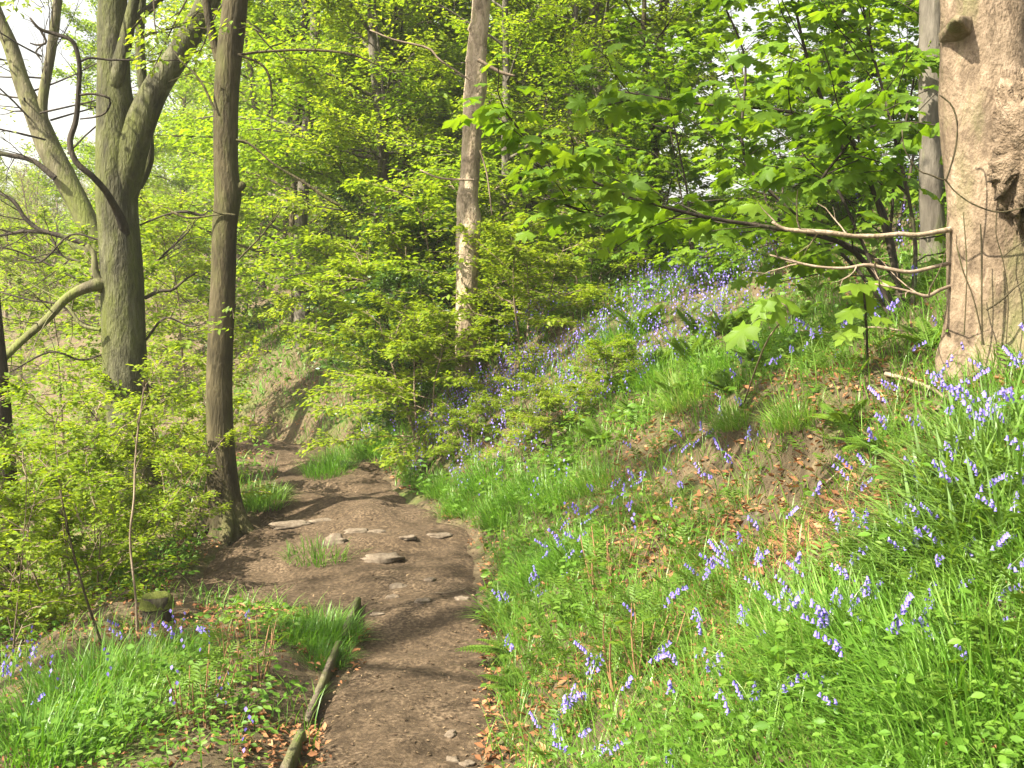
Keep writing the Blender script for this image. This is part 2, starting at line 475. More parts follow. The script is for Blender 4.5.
ty = np.arange(-2.5, 16.6, .035); tu = np.linspace(0, 1, 44)
Yp, U = np.meshgrid(ty, tu, indexing='ij')
wl = (fbm(Yp, 0 * Yp, .5, 3, 31) - .5) * .28; wr = (fbm(Yp, 0 * Yp, .5, 3, 37) - .5) * .28
xa = xl(Yp) - .03 + wl; xb = xr(Yp) + .05 + wr
Xp = xa + (xb - xa) * U
Zp = path_top(Xp, Yp)
edge = np.minimum(U, 1 - U)
Zp = Zp - .07 * (1 - sstep(0, .14, edge))
b = MB(); b.add(np.stack([Xp, Yp, Zp], -1), None, grid_faces(len(ty), len(tu)))
tag(b.build('path', M['path']), 'trodden brown earth path winding up between verge and bank', kind='structure')


# ------------------------------------------------------------------ the air: faint haze that fades the far side of the valley
hz = bpy.data.materials.new('haze'); hz.use_nodes = True; nt = hz.node_tree; nt.nodes.clear()
o_ = nt.nodes.new('ShaderNodeOutputMaterial'); pv = nt.nodes.new('ShaderNodeVolumePrincipled')
pv.inputs['Color'].default_value = (.95, .96, .90, 1); pv.inputs['Density'].default_value = .0013; pv.inputs['Anisotropy'].default_value = .2
nt.links.new(pv.outputs[0], o_.inputs['Volume'])
zmin = float(Z.min()) - 1; zmax = float(Z.max()) + 22
m = MB(); m.add([(sx * 270, yy, zz) for zz in (zmin, zmax) for (sx, yy) in ((-1, -70), (1, -70), (1, 430), (-1, 430))], None, [(0, 3, 2, 1), (4, 5, 6, 7), (0, 1, 5, 4), (1, 2, 6, 5), (2, 3, 7, 6), (3, 0, 4, 7)])
tag(m.build('haze', hz, smooth=False), 'thin bright haze over the valley', kind='stuff')

# ------------------------------------------------------------------ tree kit
def wander(rng, p0, d0, L, n=8, wob=.12, up=0., droop=0.):
    P = [np.array(p0, float)]; d = unit(np.array(d0, float)); st = L / (n - 1)
    for i in range(n - 1):
        t = i / (n - 1)
        d = unit(d + rng.normal(0, wob, 3) + np.array([0, 0, up * (1 - t) - droop * t]))
        P.append(P[-1] + d * st)
    return np.array(P)


def resample(P, n):
    """smooth curve through a polyline (Catmull-Rom)"""
    P = np.asarray(P, float); k = len(P)
    Q = np.vstack([2 * P[0] - P[1], P, 2 * P[-1] - P[-2]])
    out = []
    for u in np.linspace(0, k - 1 - 1e-6, n):
        i = int(u); t = u - i
        a, b_, c, d = Q[i], Q[i + 1], Q[i + 2], Q[i + 3]
        out.append(.5 * ((2 * b_) + (c - a) * t + (2 * a - 5 * b_ + 4 * c - d) * t * t + (3 * b_ - a - 3 * c + d) * t ** 3))
    return np.array(out)


def pts_on(P, t):
    P = np.asarray(P); s = np.clip(t, 0, 1) * (len(P) - 1); i = np.minimum(s.astype(int), len(P) - 2); f = (s - i)[:, None]
    return P[i] * (1 - f) + P[i + 1] * f, unit(P[i + 1] - P[i])


class Leafer:
    """gathers leaf positions on twigs as flat layered sprays"""
    def __init__(self): self.P = []; self.D = []; self.N = []; self.L = []

    def spray(self, rng, tw, n, size, lat=.12, flat=.035, tilt=.35, t0=.15, sag=.25):
        t = t0 + (1 - t0) * rng.rand(n)
        p, d = pts_on(tw, t)
        side = unit(np.cross(d, np.array([0, 0, 1.0]) + rng.normal(0, .1, (n, 3))))
        o = rng.normal(0, 1, n) * lat * (1.15 - .6 * t)
        p = p + side * o[:, None]; p[:, 2] += rng.normal(0, flat, n) - np.abs(o) * .15
        D = unit(d * .8 + side * np.sign(o)[:, None] * (.5 + rng.rand(n)[:, None] * .7) + rng.normal(0, .25, (n, 3)) + np.array([0, 0, -sag]))
        N = unit(np.array([0, 0, 1.0]) + rng.normal(0, tilt, (n, 3)))
        self.P.append(p); self.D.append(D); self.N.append(N); self.L.append(size * (.6 + .7 * rng.rand(n)))

    def build(self, mb, tpl=LEAF4, rng=None):
        if not self.P: return
        P = np.vstack(self.P)
        mb.leaves(P, np.vstack(self.D), np.vstack(self.N), np.concatenate(self.L), tpl, (rng or np.random).rand(len(P)))


def limb_twigs(rng, tb, lf, P, r, nsec, slen, nleaf, size, t0=.25, lat=.12, twig_r=.006, flat=.035, updown=.15, ter=0, tilt=.35, sag=.25):
    """side twigs along limb P with leaf sprays"""
    for k in range(nsec):
        t = t0 + (1 - t0) * (k + rng.rand()) / nsec
        p, d = pts_on(P, np.array([t])); p = p[0]; d = d[0]
        a = rng.choice([-1, 1]) * rng.uniform(.5, 1.25)
        dd = np.array([d[0] * math.cos(a) - d[1] * math.sin(a), d[0] * math.sin(a) + d[1] * math.cos(a), d[2] * .4 + rng.normal(.08, updown)])
        L = slen * rng.uniform(.5, 1.2) * (1.1 - .4 * t)
        tw = wander(rng, p, dd, L, 5, .14, .05, .12)
        tb.tube(tw, np.linspace(max(twig_r * 1.2, .004), twig_r * .45, 5), 4, cap=False)
        if nleaf: lf.spray(rng, tw, nleaf, size, lat, flat, tilt, sag=sag)
        for q in range(ter):
            p2, d2 = pts_on(tw, np.array([rng.uniform(.3, .95)])); d2 = d2[0]
            a = rng.choice([-1, 1]) * rng.uniform(.5, 1.1)
            d3 = np.array([d2[0] * math.cos(a) - d2[1] * math.sin(a), d2[0] * math.sin(a) + d2[1] * math.cos(a), d2[2] + rng.normal(0, .2)])
            tw2 = wander(rng, p2[0], d3, L * .5, 4, .15)
            tb.tube(tw2, np.linspace(twig_r * .6, twig_r * .3, 4), 3, cap=False)
            if nleaf: lf.spray(rng, tw2, nleaf // 2, size, lat * .8, flat, tilt, sag=sag)
    if nleaf: lf.spray(rng, P[-3:], nleaf, size, lat, flat, tilt, t0=.3, sag=sag)


def gen_tree(seed, H, r0, c0, nlimb, llen, nsec, slen, nleaf, size, lean=(0, 0), wob=.05, ter=0, lat=.14, elev=(.05, .9), sides=9, twig_r=.006, stems=1, flat=.04, tilt=.35, tpl=LEAF4):
    rng = np.random.RandomState(seed); tb = MB(); lf = Leafer(); cb = MB()
    for s in range(stems):
        a0 = rng.rand() * 6.28
        d0 = np.array([lean[0], lean[1], 1.0]) + (np.array([math.cos(a0), math.sin(a0), 0]) * .28 if stems > 1 else 0)
        T = wander(rng, (.06 * math.cos(a0) * (stems > 1), .06 * math.sin(a0) * (stems > 1), -.35), d0, H, 16, wob, .03)
        tt = np.linspace(0, 1, 16); rr = r0 * (1 - .88 * tt) * (1 + .55 * np.exp(-tt * 22)) / (1 if s == 0 else 1.3)
        tb.tube(resample(T, 40), np.interp(np.linspace(0, 1, 40), tt, rr), sides, rough=.05, rng=rng)
        nl = nlimb // stems
        for i in range(nl):
            u = (i + rng.rand()) / nl
            hz = c0 + (H - c0) * u * .97
            p, d = pts_on(T, np.array([hz / H])); p = p[0]
            az = i * 2.4 + rng.rand() * .9 + a0
            e = elev[0] + (elev[1] - elev[0]) * u + rng.normal(0, .12)
            L = llen * (1 - .62 * u) * rng.uniform(.65, 1.2)
            P = wander(rng, p, (math.cos(az) * math.cos(e), math.sin(az) * math.cos(e), math.sin(e)), L, 8, .09, .05, .08)
            rl = max(np.interp(hz / H, tt, rr) * .45, twig_r * 1.3)
            tb.tube(P, np.linspace(rl, twig_r * .7, 8), 5, cap=False)
            limb_twigs(rng, tb, lf, P, rl, nsec, slen * (1 - .4 * u), nleaf, size, .22, lat, twig_r, flat, ter=ter, tilt=tilt)
    lf.build(cb, tpl, rng)
    return tb, cb


def tree_thing(name, loc, label, cat, tb, cb, bark, leaf, group=None, lab_parts=True, tname='trunk', cname='crown'):
    r = empty(name, loc, label, cat, group)
    tb.build(tname, bark, r, off=(0, 0, 0))
    if cb.n: cb.build(cname, leaf, r, off=(0, 0, 0))
    return r


# ------------------------------------------------------------------ the big trees
def px_tube(mb, rows, Y, n=30, sides=14, rough=.04, seed=0, dY=None):
    """rows of (image x, image y, half width in image px[, depth]) give centre line and radius at depth Y"""
    P = np.array([at(r[0], r[1], (r[3] if len(r) > 3 else Y)) for r in rows]); W = np.array([r[2] * (r[3] if len(r) > 3 else Y) / FPX for r in rows])
    Q = resample(P, n); w = np.interp(np.linspace(0, len(rows) - 1, n), np.arange(len(rows)), W)
    mb.tube(Q, w, sides, rough=rough, rng=np.random.RandomState(seed))
    return Q


def twiggy(mb, rng, P, r, n, L, lf=None, size=.06, nleaf=0, ter=2, tr=.006, t0=.2):
    limb_twigs(rng, mb, lf, P, r, n, L, nleaf, size, t0, .10, tr, .04, .35, ter)


def high_crown(tb, cb, rng, top, z0, z1, n, L, size, nleaf, rl=.05, bias=(0, 0), u0=0):
    """limbs and sparse young leaf above the picture's upper edge"""
    lf = Leafer()
    T = wander(rng, top, (rng.normal(0, .1), rng.normal(0, .1), 1), z1 - top[2], 10, .05, .05)
    tb.tube(T, np.linspace(rl * 1.6, .02, 10), 8, cap=False)
    for i in range(n):
        u = u0 + (1 - u0) * (i + rng.rand()) / n
        p, d = pts_on(T, np.array([u])); az = i * 2.4 + rng.rand()
        P = wander(rng, p[0], (math.cos(az) + bias[0], math.sin(az) + bias[1], .35 + .4 * u), L * (1 - .5 * u) * rng.uniform(.7, 1.2), 8, .1, .03, .08)
        tb.tube(P, np.linspace(rl * .6, .012, 8), 5, cap=False)
        limb_twigs(rng, tb, lf, P, rl, 7, 1.0, nleaf, size, .25, .16, .007, .05)
    lf.build(cb, LEAF4, rng)


# 1. grey-green beech with the forked top
rng = np.random.RandomState(1)
Y0 = 9.0
bx = at(140, 500, Y0)[0]
root = empty('beech_tree', (bx, Y0, h1(bx, Y0)), 'stout forked beech with smooth grey green mossy bark and a dark curved bough', 'tree')
tb = MB(); cb = MB()
mainP = px_tube(tb, [(146, 575, 33), (143, 530, 26), (139, 490, 23), (132, 440, 21.5), (126, 384, 21), (124, 330, 21), (122, 280, 21), (119, 230, 20), (116, 190, 20), (117, 150, 20), (116, 115, 18.5), (114, 80, 16), (113, 40, 15), (113, 0, 13.5), (116, -60, 12), (118, -150, 11)], Y0, 60, 22, .035, 3)
tb.build('trunk', M['beech_bark'], root)
bb = MB()
rl = px_tube(bb, [(121, 232, 7, 9.05), (123, 205, 12, 9.0), (127, 175, 15, 8.97), (134, 145, 15.5), (145, 112, 14.5), (160, 82, 13), (180, 52, 11.5), (200, 18, 11), (214, -15, 10.5), (245, -90, 9)], Y0 - .05, 34, 14, .06, 5)
bb.build('limb', M['beech_bark'], root)
for rows, dy in (([(137, 186, 6), (147, 168, 5), (150, 150, 4), (147, 120, 4), (141, 70, 5), (140, 30, 4.5), (143, -20, 4)], .35),
                 ([(115, 110, 6, 9.1), (117, 80, 8), (127, 35, 7), (134, 0, 5), (140, -30, 5)], -.1),
                 ([(118, 60, 5), (128, 28, 5), (150, 8, 4), (170, -10, 3)], .1)):
    b = MB(); px_tube(b, rows, Y0 + dy, 24, 9, .08, 7); b.build('limb', M['beech_bark'], root)
# dark bough that bends up in front of the trunk
b = MB()
bow = px_tube(b, [(128, 250, 5, 9.02), (124, 228, 5, 8.86), (116, 209, 4.2, 8.76), (106, 192, 3.6, 8.6), (92, 176, 3.3, 8.5), (76, 162, 3, 8.45), (70, 142, 2.9, 8.45), (76, 120, 2.8, 8.45), (79, 85, 2.6, 8.4), (79, 62, 2.4, 8.4), (73, 42, 2.1, 8.4), (58, 35, 1.8, 8.4), (40, 29, 1.5, 8.4), (30, 18, 1, 8.4)], 8.5, 50, 8, .12, 9)
for rows in ([(80, 95, 1.4), (94, 94, 1.3), (110, 99, 1.2), (106, 112, 1.1), (95, 117, 1), (80, 119, .8)], [(40, 29, 1.3), (46, 42, 1.2), (38, 45, 1), (30, 43, .7)], [(42, 45, 1), (36, 52, .8), (41, 60, .6)],
             [(80, 62, 1.3), (90, 58, 1.2), (110, 60, 1.1), (130, 60, 1), (150, 61, .8), (182, 60, .6)]):
    px_tube(b, rows, 8.4, 14, 5, .1, 4)
twiggy(b, rng, bow[25:], .02, 9, .35, ter=1, tr=.0035)
b.build('bough', M['dark_bark'], root)
# low limb reaching down to the left, and right hand twigs
b = MB()
lo = px_tube(b, [(120, 296, 8, 9.0), (106, 287, 8, 8.95), (95, 285, 6), (78, 291, 5), (65, 300, 4.6), (48, 318, 4.3), (25, 338, 4), (4, 358, 3.8), (-25, 385, 3.4), (-60, 400, 2.5)], 8.85, 34, 9, .1, 11)
px_tube(b, [(101, 285, 4), (95, 270, 3.6), (94, 255, 3), (87, 245, 2.4)], 8.9, 14, 7, .1, 12)
px_tube(b, [(100, 330, 2.2), (82, 325, 1.8), (72, 312, 1.5), (66, 306, 1)], 8.8, 12, 6, .1, 12)
twiggy(b, rng, lo[6:], .03, 12, .7, ter=2, tr=.005)
b.build('limb', M['moss_bark'], root)
b = MB()
for rows in ([(145, 298, 2.2), (160, 291, 1.9), (172, 290, 1.6), (185, 280, 1.1), (197, 272, .8)], [(146, 340, 1.3), (165, 318, 1.1), (190, 326, .9), (210, 322, .6)], [(140, 225, 1.1), (165, 215, 1), (185, 212, 1.6), (205, 216, 1.3)],
             [(100, 330, 1.6), (80, 322, 1.5), (60, 305, 1.3), (30, 300, 1), (0, 292, .8)], [(101, 355, 1.2), (80, 360, 1.1), (50, 352, 1), (10, 372, .7)], [(100, 240, 1.2), (70, 235, 1.1), (40, 262, .9), (10, 255, .7)],
             [(142, 380, 1.3), (165, 398, 1.4), (178, 396, .8)]):
    P = px_tube(b, rows, 9.0, 16, 5, .1, 6)
    twiggy(b, rng, P, .01, 4, .4, ter=1, tr=.0035)
b.build('twigs', M['dark_bark'], root)
tb2 = MB(); high_crown(tb2, cb, rng, at(118, -130, Y0), 4, 10.5, 7, 2.4, .075, 8, .07, u0=.45)
high_crown(tb2, cb, rng, at(243, -85, Y0), 4, 9.5, 6, 2.0, .075, 8, .05, u0=.45)
# young leaf on the twigs hanging into the top of the picture
lf = Leafer()
for (a, c) in (((215, -40), (140, 66)), ((240, -30), (185, 58)), ((200, 10), (150, 70)), ((150, -30), (178, 70)), ((255, -60), (262, 40)), ((60, -60), (10, 10)), ((235, 10), (300, 48))):
    p, q = at(a[0], a[1], 8.6), at(c[0], c[1], 8.2)
    tw = wander(rng, p, q - p, np.linalg.norm(q - p), 7, .08); tb2.tube(tw, np.linspace(.010, .004, 7), 4, cap=False)
    limb_twigs(rng, tb2, lf, tw, .01, 5, .45, 12, .055, .3, .08, .004)
lf.build(cb, LEAF4, rng)
tb2.build('branches', M['brown_bark'], root); cb.build('crown', M['beech_leaf'], root)

# 2. slender brown trunk beside the path
rng = np.random.RandomState(2)
g = gp(228, 533); Y0 = g[1]
root = empty('beech_tree', g, 'slender straight brown trunk at the left edge of the path', 'tree')
tb = MB(); cb = MB()
P = px_tube(tb, [(229, 560, 30), (229, 538, 23), (228, 524, 19), (225, 500, 16.5), (222, 470, 15), (220, 430, 13.5), (219, 384, 13), (221, 330, 12.5), (223, 280, 12), (225, 225, 12), (228, 195, 13.5), (226, 165, 12), (226, 100, 12), (230, 50, 12.2), (235, 0, 12), (240, -80, 11.5), (243, -200, 11)], Y0, 60, 18, .03, 4)
for k, (dx, dy) in enumerate(((-.26, -.05), (.24, -.1), (.05, -.28), (.1, .25))):   # root flare
    c = np.array([P[0][0], P[0][1], 0]); e = c + np.array([dx, dy, 0]); e[2] = h1(e[0], e[1]) - .04; m = (c + e) / 2; m[2] = h1(m[0], m[1]) + .07; c[2] = g[2] + .28
    tb.tube(resample([c, m, e], 9), np.linspace(.09, .03, 9), 8)
px_tube(tb, [(236, 190, 5), (241, 186, 4.5), (244, 183, 3)], Y0 - .02, 6, 8, .1)
tb.build('trunk', M['brown_bark'], root)
tb = MB()
px_tube(tb, [(218, 60, 4), (211, 30, 4.5), (206, 0, 4), (200, -60, 3.5)], Y0 + .1, 12, 8, .08, 2)
for rows in ([(235, 215, 1.2), (222, 214, 1), (190, 218, 1), (172, 212, 1.4)], [(236, 140, 1.5), (250, 144, 1.2), (275, 165, 1), (300, 180, 1.4), (330, 200, 1.8), (340, 205, 1)], [(238, 260, 1), (262, 235, .9), (280, 212, .6)], [(238, 55, 1.6), (262, 52, 1.4), (305, 50, 1.4), (350, 54, 1.2), (380, 66, .8)],
             [(240, 55, 1.4), (262, 65, 1.3), (270, 80, 1.2), (272, 100, 1)], [(215, 110, 1.3), (200, 80, 1.2), (180, 60, .8)]):
    b_ = px_tube(tb, rows, Y0 - .1, 18, 5, .1, 6); twiggy(tb, rng, b_, .01, 3, .35, ter=1, tr=.0035)
high_crown(tb, cb, rng, at(243, -190, Y0), 4, 10, 6, 1.8, .07, 7, .05, u0=.45)
lf = Leafer()
for (a, c) in (((236, 330), (205, 322)), ((232, 310), (238, 316)), ((233, 20), (215, 28)), ((236, 30), (262, 20)), ((215, 48), (190, 52))):
    p, q = at(a[0], a[1], Y0 - .2), at(c[0], c[1], Y0 - .35); tw = wander(rng, p, q - p, np.linalg.norm(q - p), 5, .05)
    tb.tube(tw, .003, 3, cap=False); lf.spray(rng, tw, 18, .05, .06)
lf.build(cb, LEAF4, rng)
tb.build('branches', M['brown_bark'], root); cb.build('crown', M['beech_leaf'], root)

# 3. mossy leaning tree behind, upper left
rng = np.random.RandomState(3); Y0 = 12.0
bx = at(135, 490, Y0)[0]
root = empty('leaning_tree', (bx, Y0, h1(bx, Y0)), 'mossy grey tree leaning left against the white sky', 'tree')
tb = MB(); cb = MB()
P = px_tube(tb, [(136, 500, 17), (126, 400, 14), (112, 320, 12), (100, 260, 12), (84, 215, 11.5), (66, 180, 11.5), (50, 150, 11.5), (36, 118, 10), (22, 82, 8), (10, 45, 7.5), (-6, 8, 7), (-40, -80, 6), (-90, -200, 5)], Y0, 50, 12, .08, 5)
tb.build('trunk', M['moss_bark'], root)
b = MB()
P2 = px_tube(b, [(45, 140, 7), (42, 110, 5), (46, 80, 5), (52, 45, 4.6), (57, 5, 4.2), (62, -50, 3.5), (60, -140, 2.5)], Y0, 28, 9, .08, 6); b.build('limb', M['moss_bark'], root)
b = MB()
for rows in ([(55, 178, 3), (35, 162, 2.8), (15, 156, 2.6), (-10, 154, 2.4), (-60, 165, 2)], [(90, 245, 3), (62, 236, 2.8), (40, 230, 2.4), (25, 218, 2.2), (12, 200, 2), (-12, 188, 1.4)], [(45, 232, 2), (20, 232, 1.8), (-10, 238, 1.4)], [(80, 262, 1.5), (62, 255, 1.3), (52, 238, 1)],
             [(95, 290, 1.5), (60, 270, 1.3), (20, 252, 1), (-10, 246, .7)], [(110, 330, 1.5), (150, 270, 1.2), (190, 230, .8)]):
    Q = px_tube(b, rows, Y0 - .2, 20, 6, .1, 7); twiggy(b, rng, Q, .02, 8, .8, ter=3, tr=.006)
twiggy(b, rng, P2, .02, 12, 1.0, ter=3, tr=.006); twiggy(b, rng, P[28:], .02, 12, 1.0, ter=3, tr=.006)
lf = Leafer()
for k in range(14):
    p = P[rng.randint(26, 44)] + rng.normal(0, .2, 3); tw = wander(rng, p, (rng.normal(), rng.normal(), .3), 1.4, 6, .1); b.tube(tw, np.linspace(.012, .004, 6), 4, cap=False)
    limb_twigs(rng, b, lf, tw, .01, 4, .5, 5, .06, .3)
b.build('branches', M['dark_bark'], root); lf.build(cb, LEAF4, rng); cb.build('crown', M['pale_leaf'], root)

# 4. dark trunk cut by the left edge of the picture
Y0 = 7.0; bx = at(9, 600, Y0)[0]
root = empty('dark_tree', (bx, Y0, h1(bx, Y0)), 'dark shaded trunk among the saplings on the downhill side', 'tree')
tb = MB(); px_tube(tb, [(10, 680, 20), (9, 600, 14), (7, 540, 12.5), (5, 480, 11.5), (1, 420, 10.5), (-4, 360, 10), (-10, 300, 9.5), (-18, 200, 9), (-30, 60, 8.5), (-45, -100, 8)], Y0, 40, 12, .07, 8)
tb.build('trunk', M['dark_bark'], root)
tb = MB(); cb = MB(); high_crown(tb, cb, np.random.RandomState(4), at(-44, -90, Y0), 4, 8.5, 6, 1.6, .07, 7, .04, bias=(-.4, 0))
tb.build('branches', M['dark_bark'], root); cb.build('crown', M['beech_leaf'], root)

# 5. pinkish trunk in the middle
rng = np.random.RandomState(5)
Y0 = 10.2; gx_ = at(470, 420, Y0)[0]; g = np.array([gx_, Y0, h1(gx_, Y0)])
root = empty('slim_tree', g, 'slim pinkish brown trunk with rough knots standing on the bank behind the bright shrub', 'tree')
tb = MB(); cb = MB()
P = px_tube(tb, [(470, 465, 16), (469, 440, 12.5), (467, 390, 11.5), (466, 340, 11), (467, 300, 11), (467, 260, 11), (469, 225, 12), (467, 205, 11), (469, 180, 10), (472, 140, 10), (473, 110, 9.5), (476, 90, 11), (476, 60, 10), (480, 20, 9.5), (482, -30, 9), (486, -120, 8.5), (490, -260, 8)], Y0, 70, 14, .09, 8)
tb.build('trunk', M['pink_bark'], root)
for (px, py, r) in ((463, 214, 5), (478, 50, 6), (472, 60, 5), (476, 28, 5), (470, 100, 4), (474, 82, 4)):
    kb = MB(); c = at(px, py, Y0 - .08); kb.tube([c + np.array([0, .05, 0]), c + np.array([0, .02, 0]), c + np.array([0, .004, 0]), c + np.array([0, -.004, -.002])], np.array([1.5, 1.25, .8, .3]) * r * Y0 / FPX, 9, rough=.2, rng=rng)
    kb.build('knot', M['pink_bark'], root)
tb = MB()
for rows in ([(478, 60, 2), (500, 72, 1.7), (515, 76, 1.2)], [(480, 150, 1), (487, 175, .9), (492, 215, .7)], [(474, 180, 1.2), (440, 178, 1), (420, 170, .8)], [(470, 80, 1), (440, 60, .9), (428, 48, 1.2), (395, 40, 1), (370, 30, .8)]):
    px_tube(tb, rows, Y0 - .15, 14, 5, .1, 3)
high_crown(tb, cb, rng, at(490, -240, Y0), 4, 9.5, 7, 1.7, .07, 8, .045)
lf = Leafer()
for (px, py) in ((455, 240), (480, 262), (470, 275), (462, 258), (478, 300), (455, 300), (484, 330), (460, 345), (452, 320), (470, 362), (455, 385), (478, 350), (465, 375), (445, 352), (490, 376)):
    p = at(px, py, Y0 - .35); tw = wander(rng, p + np.array([rng.normal(0, .2), .2, .03]), (rng.choice([-1, 1]), -.4, 0), .4, 5, .1)
    tb.tube(tw, .003, 3, cap=False); lf.spray(rng, tw, 40, .065, .09)
lf.build(cb, LEAF4, rng)
tb.build('branches', M['twig_bark'], root); cb.build('crown', M['beech_leaf'], root)

# 6. broad smooth trunk on the bank, right
rng = np.random.RandomState(6)
g = gp(990, 352); Y0 = g[1] + .05
root = empty('big_tree', g, 'broad smooth pinkish grey trunk with a rough burl on the right bank', 'tree')
tb = MB(); cb = MB()
n = 90; sd = 40
rows = [(1000, 420, 62), (999, 370, 53), (997, 340, 47), (995, 300, 43), (994, 250, 42), (992, 200, 42), (990, 150, 43), (988, 100, 42), (985, 50, 39), (984, 0, 38), (984, -60, 37), (988, -160, 37), (992, -300, 36)]
Pb = np.array([at(r[0], r[1], Y0) for r in rows]); W = np.array([r[2] for r in rows]) * Y0 / FPX
Pc = resample(Pb, n); Wc = np.interp(np.linspace(0, len(rows) - 1, n), np.arange(len(rows)), W)
aa = np.linspace(0, 2 * math.pi, sd, endpoint=False)
V = np.zeros((n, sd, 3))
zb = Pc[:, 2][:, None] - g[2]; A = aa[None, :]
rr = Wc[:, None] * (1 + .05 * np.sin(2 * A + zb * 1.3) + .03 * np.sin(3 * A - zb * 2.1 + 1) + .015 * np.sin(7 * A + zb * 3) + .02 * np.sin(zb * 9 + A * 2))
rr = rr + .05 * np.exp(-np.maximum(zb, 0) * 3.2) * np.maximum(np.sin(4 * A + .6), 0) ** 1.5 * 1.6       # root flutes
nz = fbm(np.cos(A) * .4 + zb * .0, np.sin(A) * .4 + zb, .22, 3, 51)
rr = rr + (nz - .5) * .022
V[:, :, 0] = Pc[:, 0:1] + np.cos(A) * rr; V[:, :, 1] = Pc[:, 1:2] + np.sin(A) * rr; V[:, :, 2] = Pc[:, 2:3]
i = np.arange(n - 1)[:, None] * sd; j = np.arange(sd)[None]
tb.add(V, None, np.stack([i + j, i + (j + 1) % sd, i + sd + (j + 1) % sd, i + sd + j], -1).reshape(-1, 4))
tb.build('trunk', M['smooth_bark'], root)
# burl: lumpy swelling on the right front
b = MB(); nu, nv = 44, 34
u = np.linspace(0, math.pi, nu)[:, None]; v = np.linspace(0, 2 * math.pi, nv, endpoint=False)[None]
bc = at(1025, 148, Y0 - .20)
dx = np.sin(u) * np.cos(v); dy = np.sin(u) * np.sin(v); dz = np.cos(u) * np.ones_like(v)
lump = 1 + .55 * (fbm(dx * 2 + 5, dz * 2 + dy, .55, 4, 61) - .5) + .75 * (fbm(dx * 2 + 9, dz * 2 + dy * 2, .22, 3, 67) - .5)
S = np.stack([bc[0] + dx * .125 * lump, bc[1] + dy * .13 * lump, bc[2] + dz * .27 * lump], -1)
i = np.arange(nu - 1)[:, None] * nv; j = np.arange(nv)[None]
b.add(S, None, np.stack([i + j, i + nv + j, i + nv + (j + 1) % nv, i + (j + 1) % nv], -1).reshape(-1, 4))
b.build('burl', M['burl_bark'], root)
# knot with a stub, upper left
b = MB(); c = at(960, 24, Y0 - .15)
b.tube([c + np.array([.05, .10, 0]), c + np.array([.01, .02, 0]), c + np.array([-.02, -.03, .004]), c + np.array([-.035, -.045, .004]), c + np.array([-.038, -.048, .004])], [.060, .036, .022, .016, .006], 16, rough=.45, rng=rng)
b.build('knot', M['smooth_bark'], root)
# dead branches off the left of the trunk
for rows, mt in (([(965, 227, 3.8, Y0 + .02), (943, 231, 2.8, Y0 - .06), (918, 235, 2.3), (900, 234, 2.3), (878, 236, 2.2), (855, 236, 2.0), (832, 233, 2.8), (805, 231, 2.4), (785, 229, 1.8), (772, 222, 1.2)], 'pale_twig'),
                 ([(965, 260, 2.2, Y0 + .02), (938, 266, 2, Y0 - .08), (910, 272, 1.9), (885, 268, 1.8), (866, 265, 1.8), (845, 268, 1.5), (820, 267, 1.3), (795, 262, 1.2), (770, 255, .8)], 'twig_bark'),
                 ([(965, 282, 2, Y0 + .02), (942, 289, 1.8, Y0 - .08), (928, 296, 1.8), (915, 293, 1.5), (895, 288, 1.1), (875, 284, .8)], 'twig_bark')):
    b = MB(); Q = px_tube(b, rows, Y0 - .15, 36, 8, .10, 9); twiggy(b, rng, Q[8:], .01, 5, .22, ter=1, tr=.0025); b.build('dead_branch', M[mt], root)
b = MB()
for rows in ([(940, 95, 1.1), (951, 106, 1.1), (957, 125, 1.2), (956, 150, 1.2), (950, 172, 1.3), (946, 180, 1.2), (930, 175, 1.1), (918, 170, 1), (905, 150, .9), (903, 130, .8)], [(946, 180, 1.2), (958, 193, 1.1), (975, 205, 1.1), (1000, 212, 1.1), (1030, 206, 1)],
             [(996, 212, .8), (997, 235, .8), (1003, 262, .9), (1007, 300, .9), (1006, 345, .8)], [(1003, 258, .8), (1015, 248, .8), (1030, 238, .6)], [(980, 345, 1.4), (981, 300, 1.3), (980, 250, 1.5), (981, 224, 1)], [(985, 345, 1.1), (975, 300, 1.1), (962, 270, 1), (955, 245, .8)],
             [(965, 335, 1), (966, 270, .9), (965, 212, .8)], [(985, 310, 1.6), (1000, 300, 1.5), (1018, 285, 1.3), (1035, 275, 1)]):
    px_tube(b, [(r_[0] + rng.normal(0, 1.5), r_[1], r_[2] * .72) for r_ in rows], Y0 - .27, 24, 6, .1, 3)
b.build('stem_shoots', M['brown_bark'], root)
tb = MB(); high_crown(tb, cb, rng, at(990, -280, Y0), 4, 10, 9, 2.6, .10, 14, .08)
tb.build('branches', M['grey_bark'], root); cb.build('crown', M['maple_leaf'], root)

# 7. grey trunk half hidden behind it
Y0 = 7.2; bx = at(930, 250, Y0)[0]
root = empty('grey_tree', (bx, Y0, h1(bx, Y0)), 'grey ridged trunk half hidden behind the broad smooth trunk', 'tree')
tb = MB(); px_tube(tb, [(934, 340, 18), (933, 270, 13), (932, 200, 12), (931, 100, 11), (931, 0, 11), (930, -120, 10)], Y0, 40, 14, .10, 9)
tb.build('trunk', M['grey_bark'], root)
tb = MB(); cb = MB(); high_crown(tb, cb, rng, at(930, -110, Y0), 4, 8.5, 7, 1.8, .09, 12, .05); tb.build('branches', M['grey_bark'], root); cb.build('crown', M['maple_leaf'], root)

